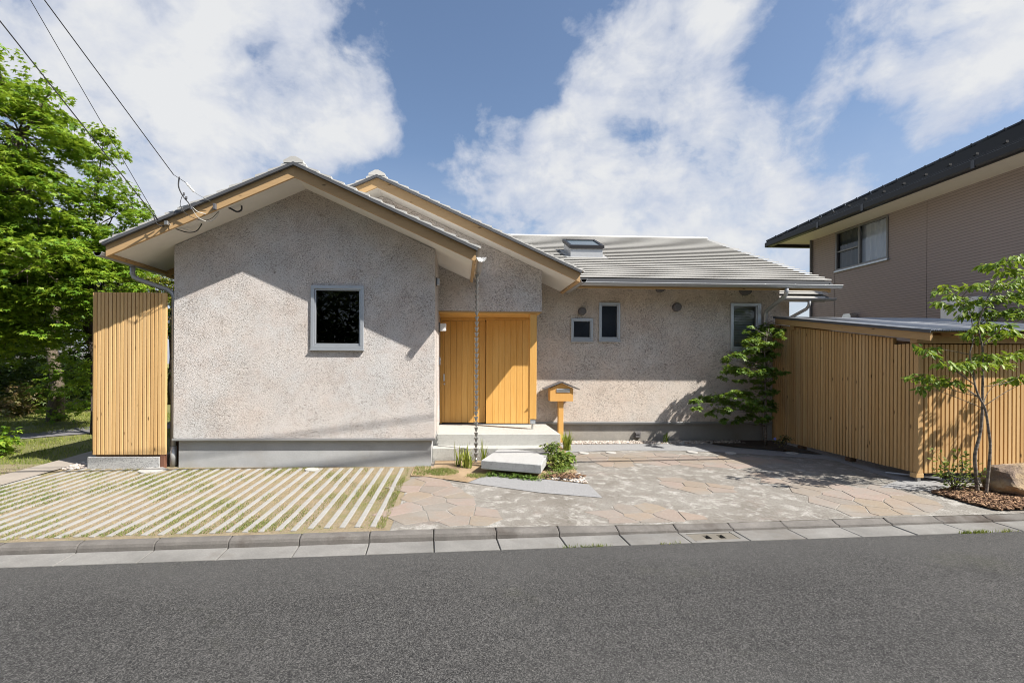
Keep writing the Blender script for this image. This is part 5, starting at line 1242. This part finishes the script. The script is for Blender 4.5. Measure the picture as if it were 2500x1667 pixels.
# sapling ----------------------------------------------------------
def B6(x_, y_, Y): return A(2150 + x_ * .4147, 600 + y_ * .4147, Y)
sap = thing('sapling', 'slender two-stemmed sapling with sparse layered leaves before the shed', 'tree')
TA_ = [(570, 1455), (560, 1330), (555, 1230), (580, 1130), (592, 1060), (600, 950), (600, 830), (602, 700), (598, 590), (575, 480), (600, 380), (640, 280), (700, 170), (740, 90)]
TB_ = [(620, 1475), (635, 1330), (645, 1180), (635, 1080), (615, 960), (580, 890), (555, 820), (545, 740), (525, 640), (545, 560), (540, 470), (520, 380), (480, 300)]
ta = [B6(x_, y_, 5.80) for x_, y_ in TA_]; tb = [B6(x_, y_, 5.70) for x_, y_ in TB_]
ta[0] = (ta[0][0], ta[0][1], -.03); tb[0] = (tb[0][0], tb[0][1], -.03)
m = MB(); m.tube(curve(ta, 4), [.021 - .0185 * i / 52 for i in range(53)], 8); m.tube(curve(tb, 4), [.017 - .0148 * i / 48 for i in range(49)], 8)
SPS = [(265, 612, 50), (310, 600, 30), (400, 690, 60), (480, 690, 55), (570, 700, 60), (690, 680, 60), (780, 640, 45), (205, 775, 40), (300, 765, 45), (440, 795, 45), (260, 825, 50), (350, 800, 36), (740, 785, 45), (815, 770, 55), (630, 640, 50), (520, 670, 50),
       (790, 70, 60), (700, 105, 60), (620, 110, 40), (760, 150, 55), (830, 200, 55), (540, 230, 50), (640, 220, 60), (720, 230, 60), (375, 245, 40), (430, 290, 50), (350, 335, 40), (480, 340, 55), (560, 320, 60), (650, 310, 60), (740, 300, 55), (820, 280, 55), (600, 390, 60), (680, 390, 60), (520, 400, 45), (760, 390, 55), (830, 380, 50), (640, 460, 60), (560, 480, 50), (720, 470, 55), (540, 530, 40), (760, 510, 50), (900, 250, 70), (900, 400, 60), (890, 620, 50), (920, 780, 50), (950, 120, 50), (640, 520, 40)]
C, Rd = [], []
for x_, y_, r_ in SPS:
    Yv = 5.78 + random.uniform(-.34, .34); c = B6(x_, y_, Yv); C.append(np.array(c)); Rd.append(r_ * .4147 * 5.9 / 1170)
    tt = ta if (x_ > 560 or y_ < 200) else tb
    zj = c[2] - abs(c[0] - ta[6][0]) * .35 - .03; j = min(range(3, len(tt)), key=lambda i: abs(tt[i][2] - zj)); limb(m, tt[j], c, .0055, .0018, .08, 5, 5)
m.build('trunk', M['bark_band'], sap, smooth=True)
P, D, N, S = sprays(C, Rd, 34, flat=.28, droop=.75, size=.085, dens=[(r / .1) ** 1.3 + .2 for r in Rd])
put('crown', leaf_mesh('crown', P, D, N, S, T_OVAL), M['leaf_sap'], sap)
# shrub at the sapling
sh = thing('garden_shrub', 'low rounded evergreen shrub in the mulch left of the sapling', 'shrub')
m = MB(); C, Rd = [], []; bs = (6.30, 5.86, -.01)
for x_, y_, r_ in [(340, 1240, 34), (360, 1290, 30), (470, 1225, 34), (475, 1270, 30), (420, 1305, 40), (480, 1310, 36), (540, 1300, 36), (400, 1350, 40), (460, 1360, 40), (520, 1345, 36), (345, 1335, 26), (580, 1390, 24), (500, 1400, 30), (430, 1400, 30), (590, 1335, 24)]:
    c = B6(x_, y_, 5.86 + random.uniform(-.12, .12)); C.append(np.array(c)); Rd.append(r_ * .4147 * 6 / 1170); limb(m, bs, c, .007, .003, .12, 5, 5)
m.build('stem', M['bark_dark'], sh)
P, D, N, S = sprays(C, Rd, 26, flat=1.1, droop=-.2, size=.046); put('foliage', leaf_mesh('foliage', P, D, N, S, T_ROUND), M['leaf_shrub'], sh)
# dark sheet under the shed
tp = MB(); k = 16; vs = []
for j in range(5):
    for i in range(k + 1):
        u = i / k; vs.append((6.62 + .78 * u, 6.30 + .07 * j + .02 * math.sin(u * 9), gz(7, 6.4) + .012 + (.075 * math.sin(math.pi * j / 4) * (.7 + .5 * math.sin(u * 17 + j) * .5)) * (1 - abs(2 * u - 1) ** 4)))
tp.add(vs, [(j * (k + 1) + i, j * (k + 1) + i + 1, (j + 1) * (k + 1) + i + 1, (j + 1) * (k + 1) + i) for j in range(4) for i in range(k)])
o = tp.build('tarpaulin', material('tarpaulin', plain((.015, .016, .022), .35)), None, smooth=True, recalc=False); tag(o, 'crumpled black sheet lying under the front of the shed', 'tarpaulin')

# trees across the road: the panes mirror them and they close off the low sky
for i, (x, y, s_) in enumerate(((-17, -9.5, 1.15), (-11.5, -8.2, 1.0), (-6.3, -8.8, 1.15), (-1.4, -8.4, 1.05), (3.6, -8.9, 1.2), (9.2, -8.3, 1.05), (14.8, -9.4, 1.15), (21, -9.5, 1.1))):
    tree('roadside_tree', ['first', 'second', 'third', 'fourth', 'fifth', 'sixth', 'seventh', 'last'][i] + ' tree from the left in the dark row across the road, mirrored in the panes', (x, y, -.25), 2.4 * s_, .16,
         [((x, y, 6.0 * s_), 1.7 * s_), ((x - .9, y, 4.4 * s_), 2.1 * s_), ((x + 1.1, y + .3, 4.0 * s_), 2.1 * s_), ((x - 1.2, y, 2.3 * s_), 1.9 * s_), ((x + 1.3, y, 2.2 * s_), 1.9 * s_), ((x, y + .2, 1.1), 1.8)], M['leaf_dark'], M['bark_dark'], .40, 16, .60, 13, tm=T_OVAL, group='trees across the road')
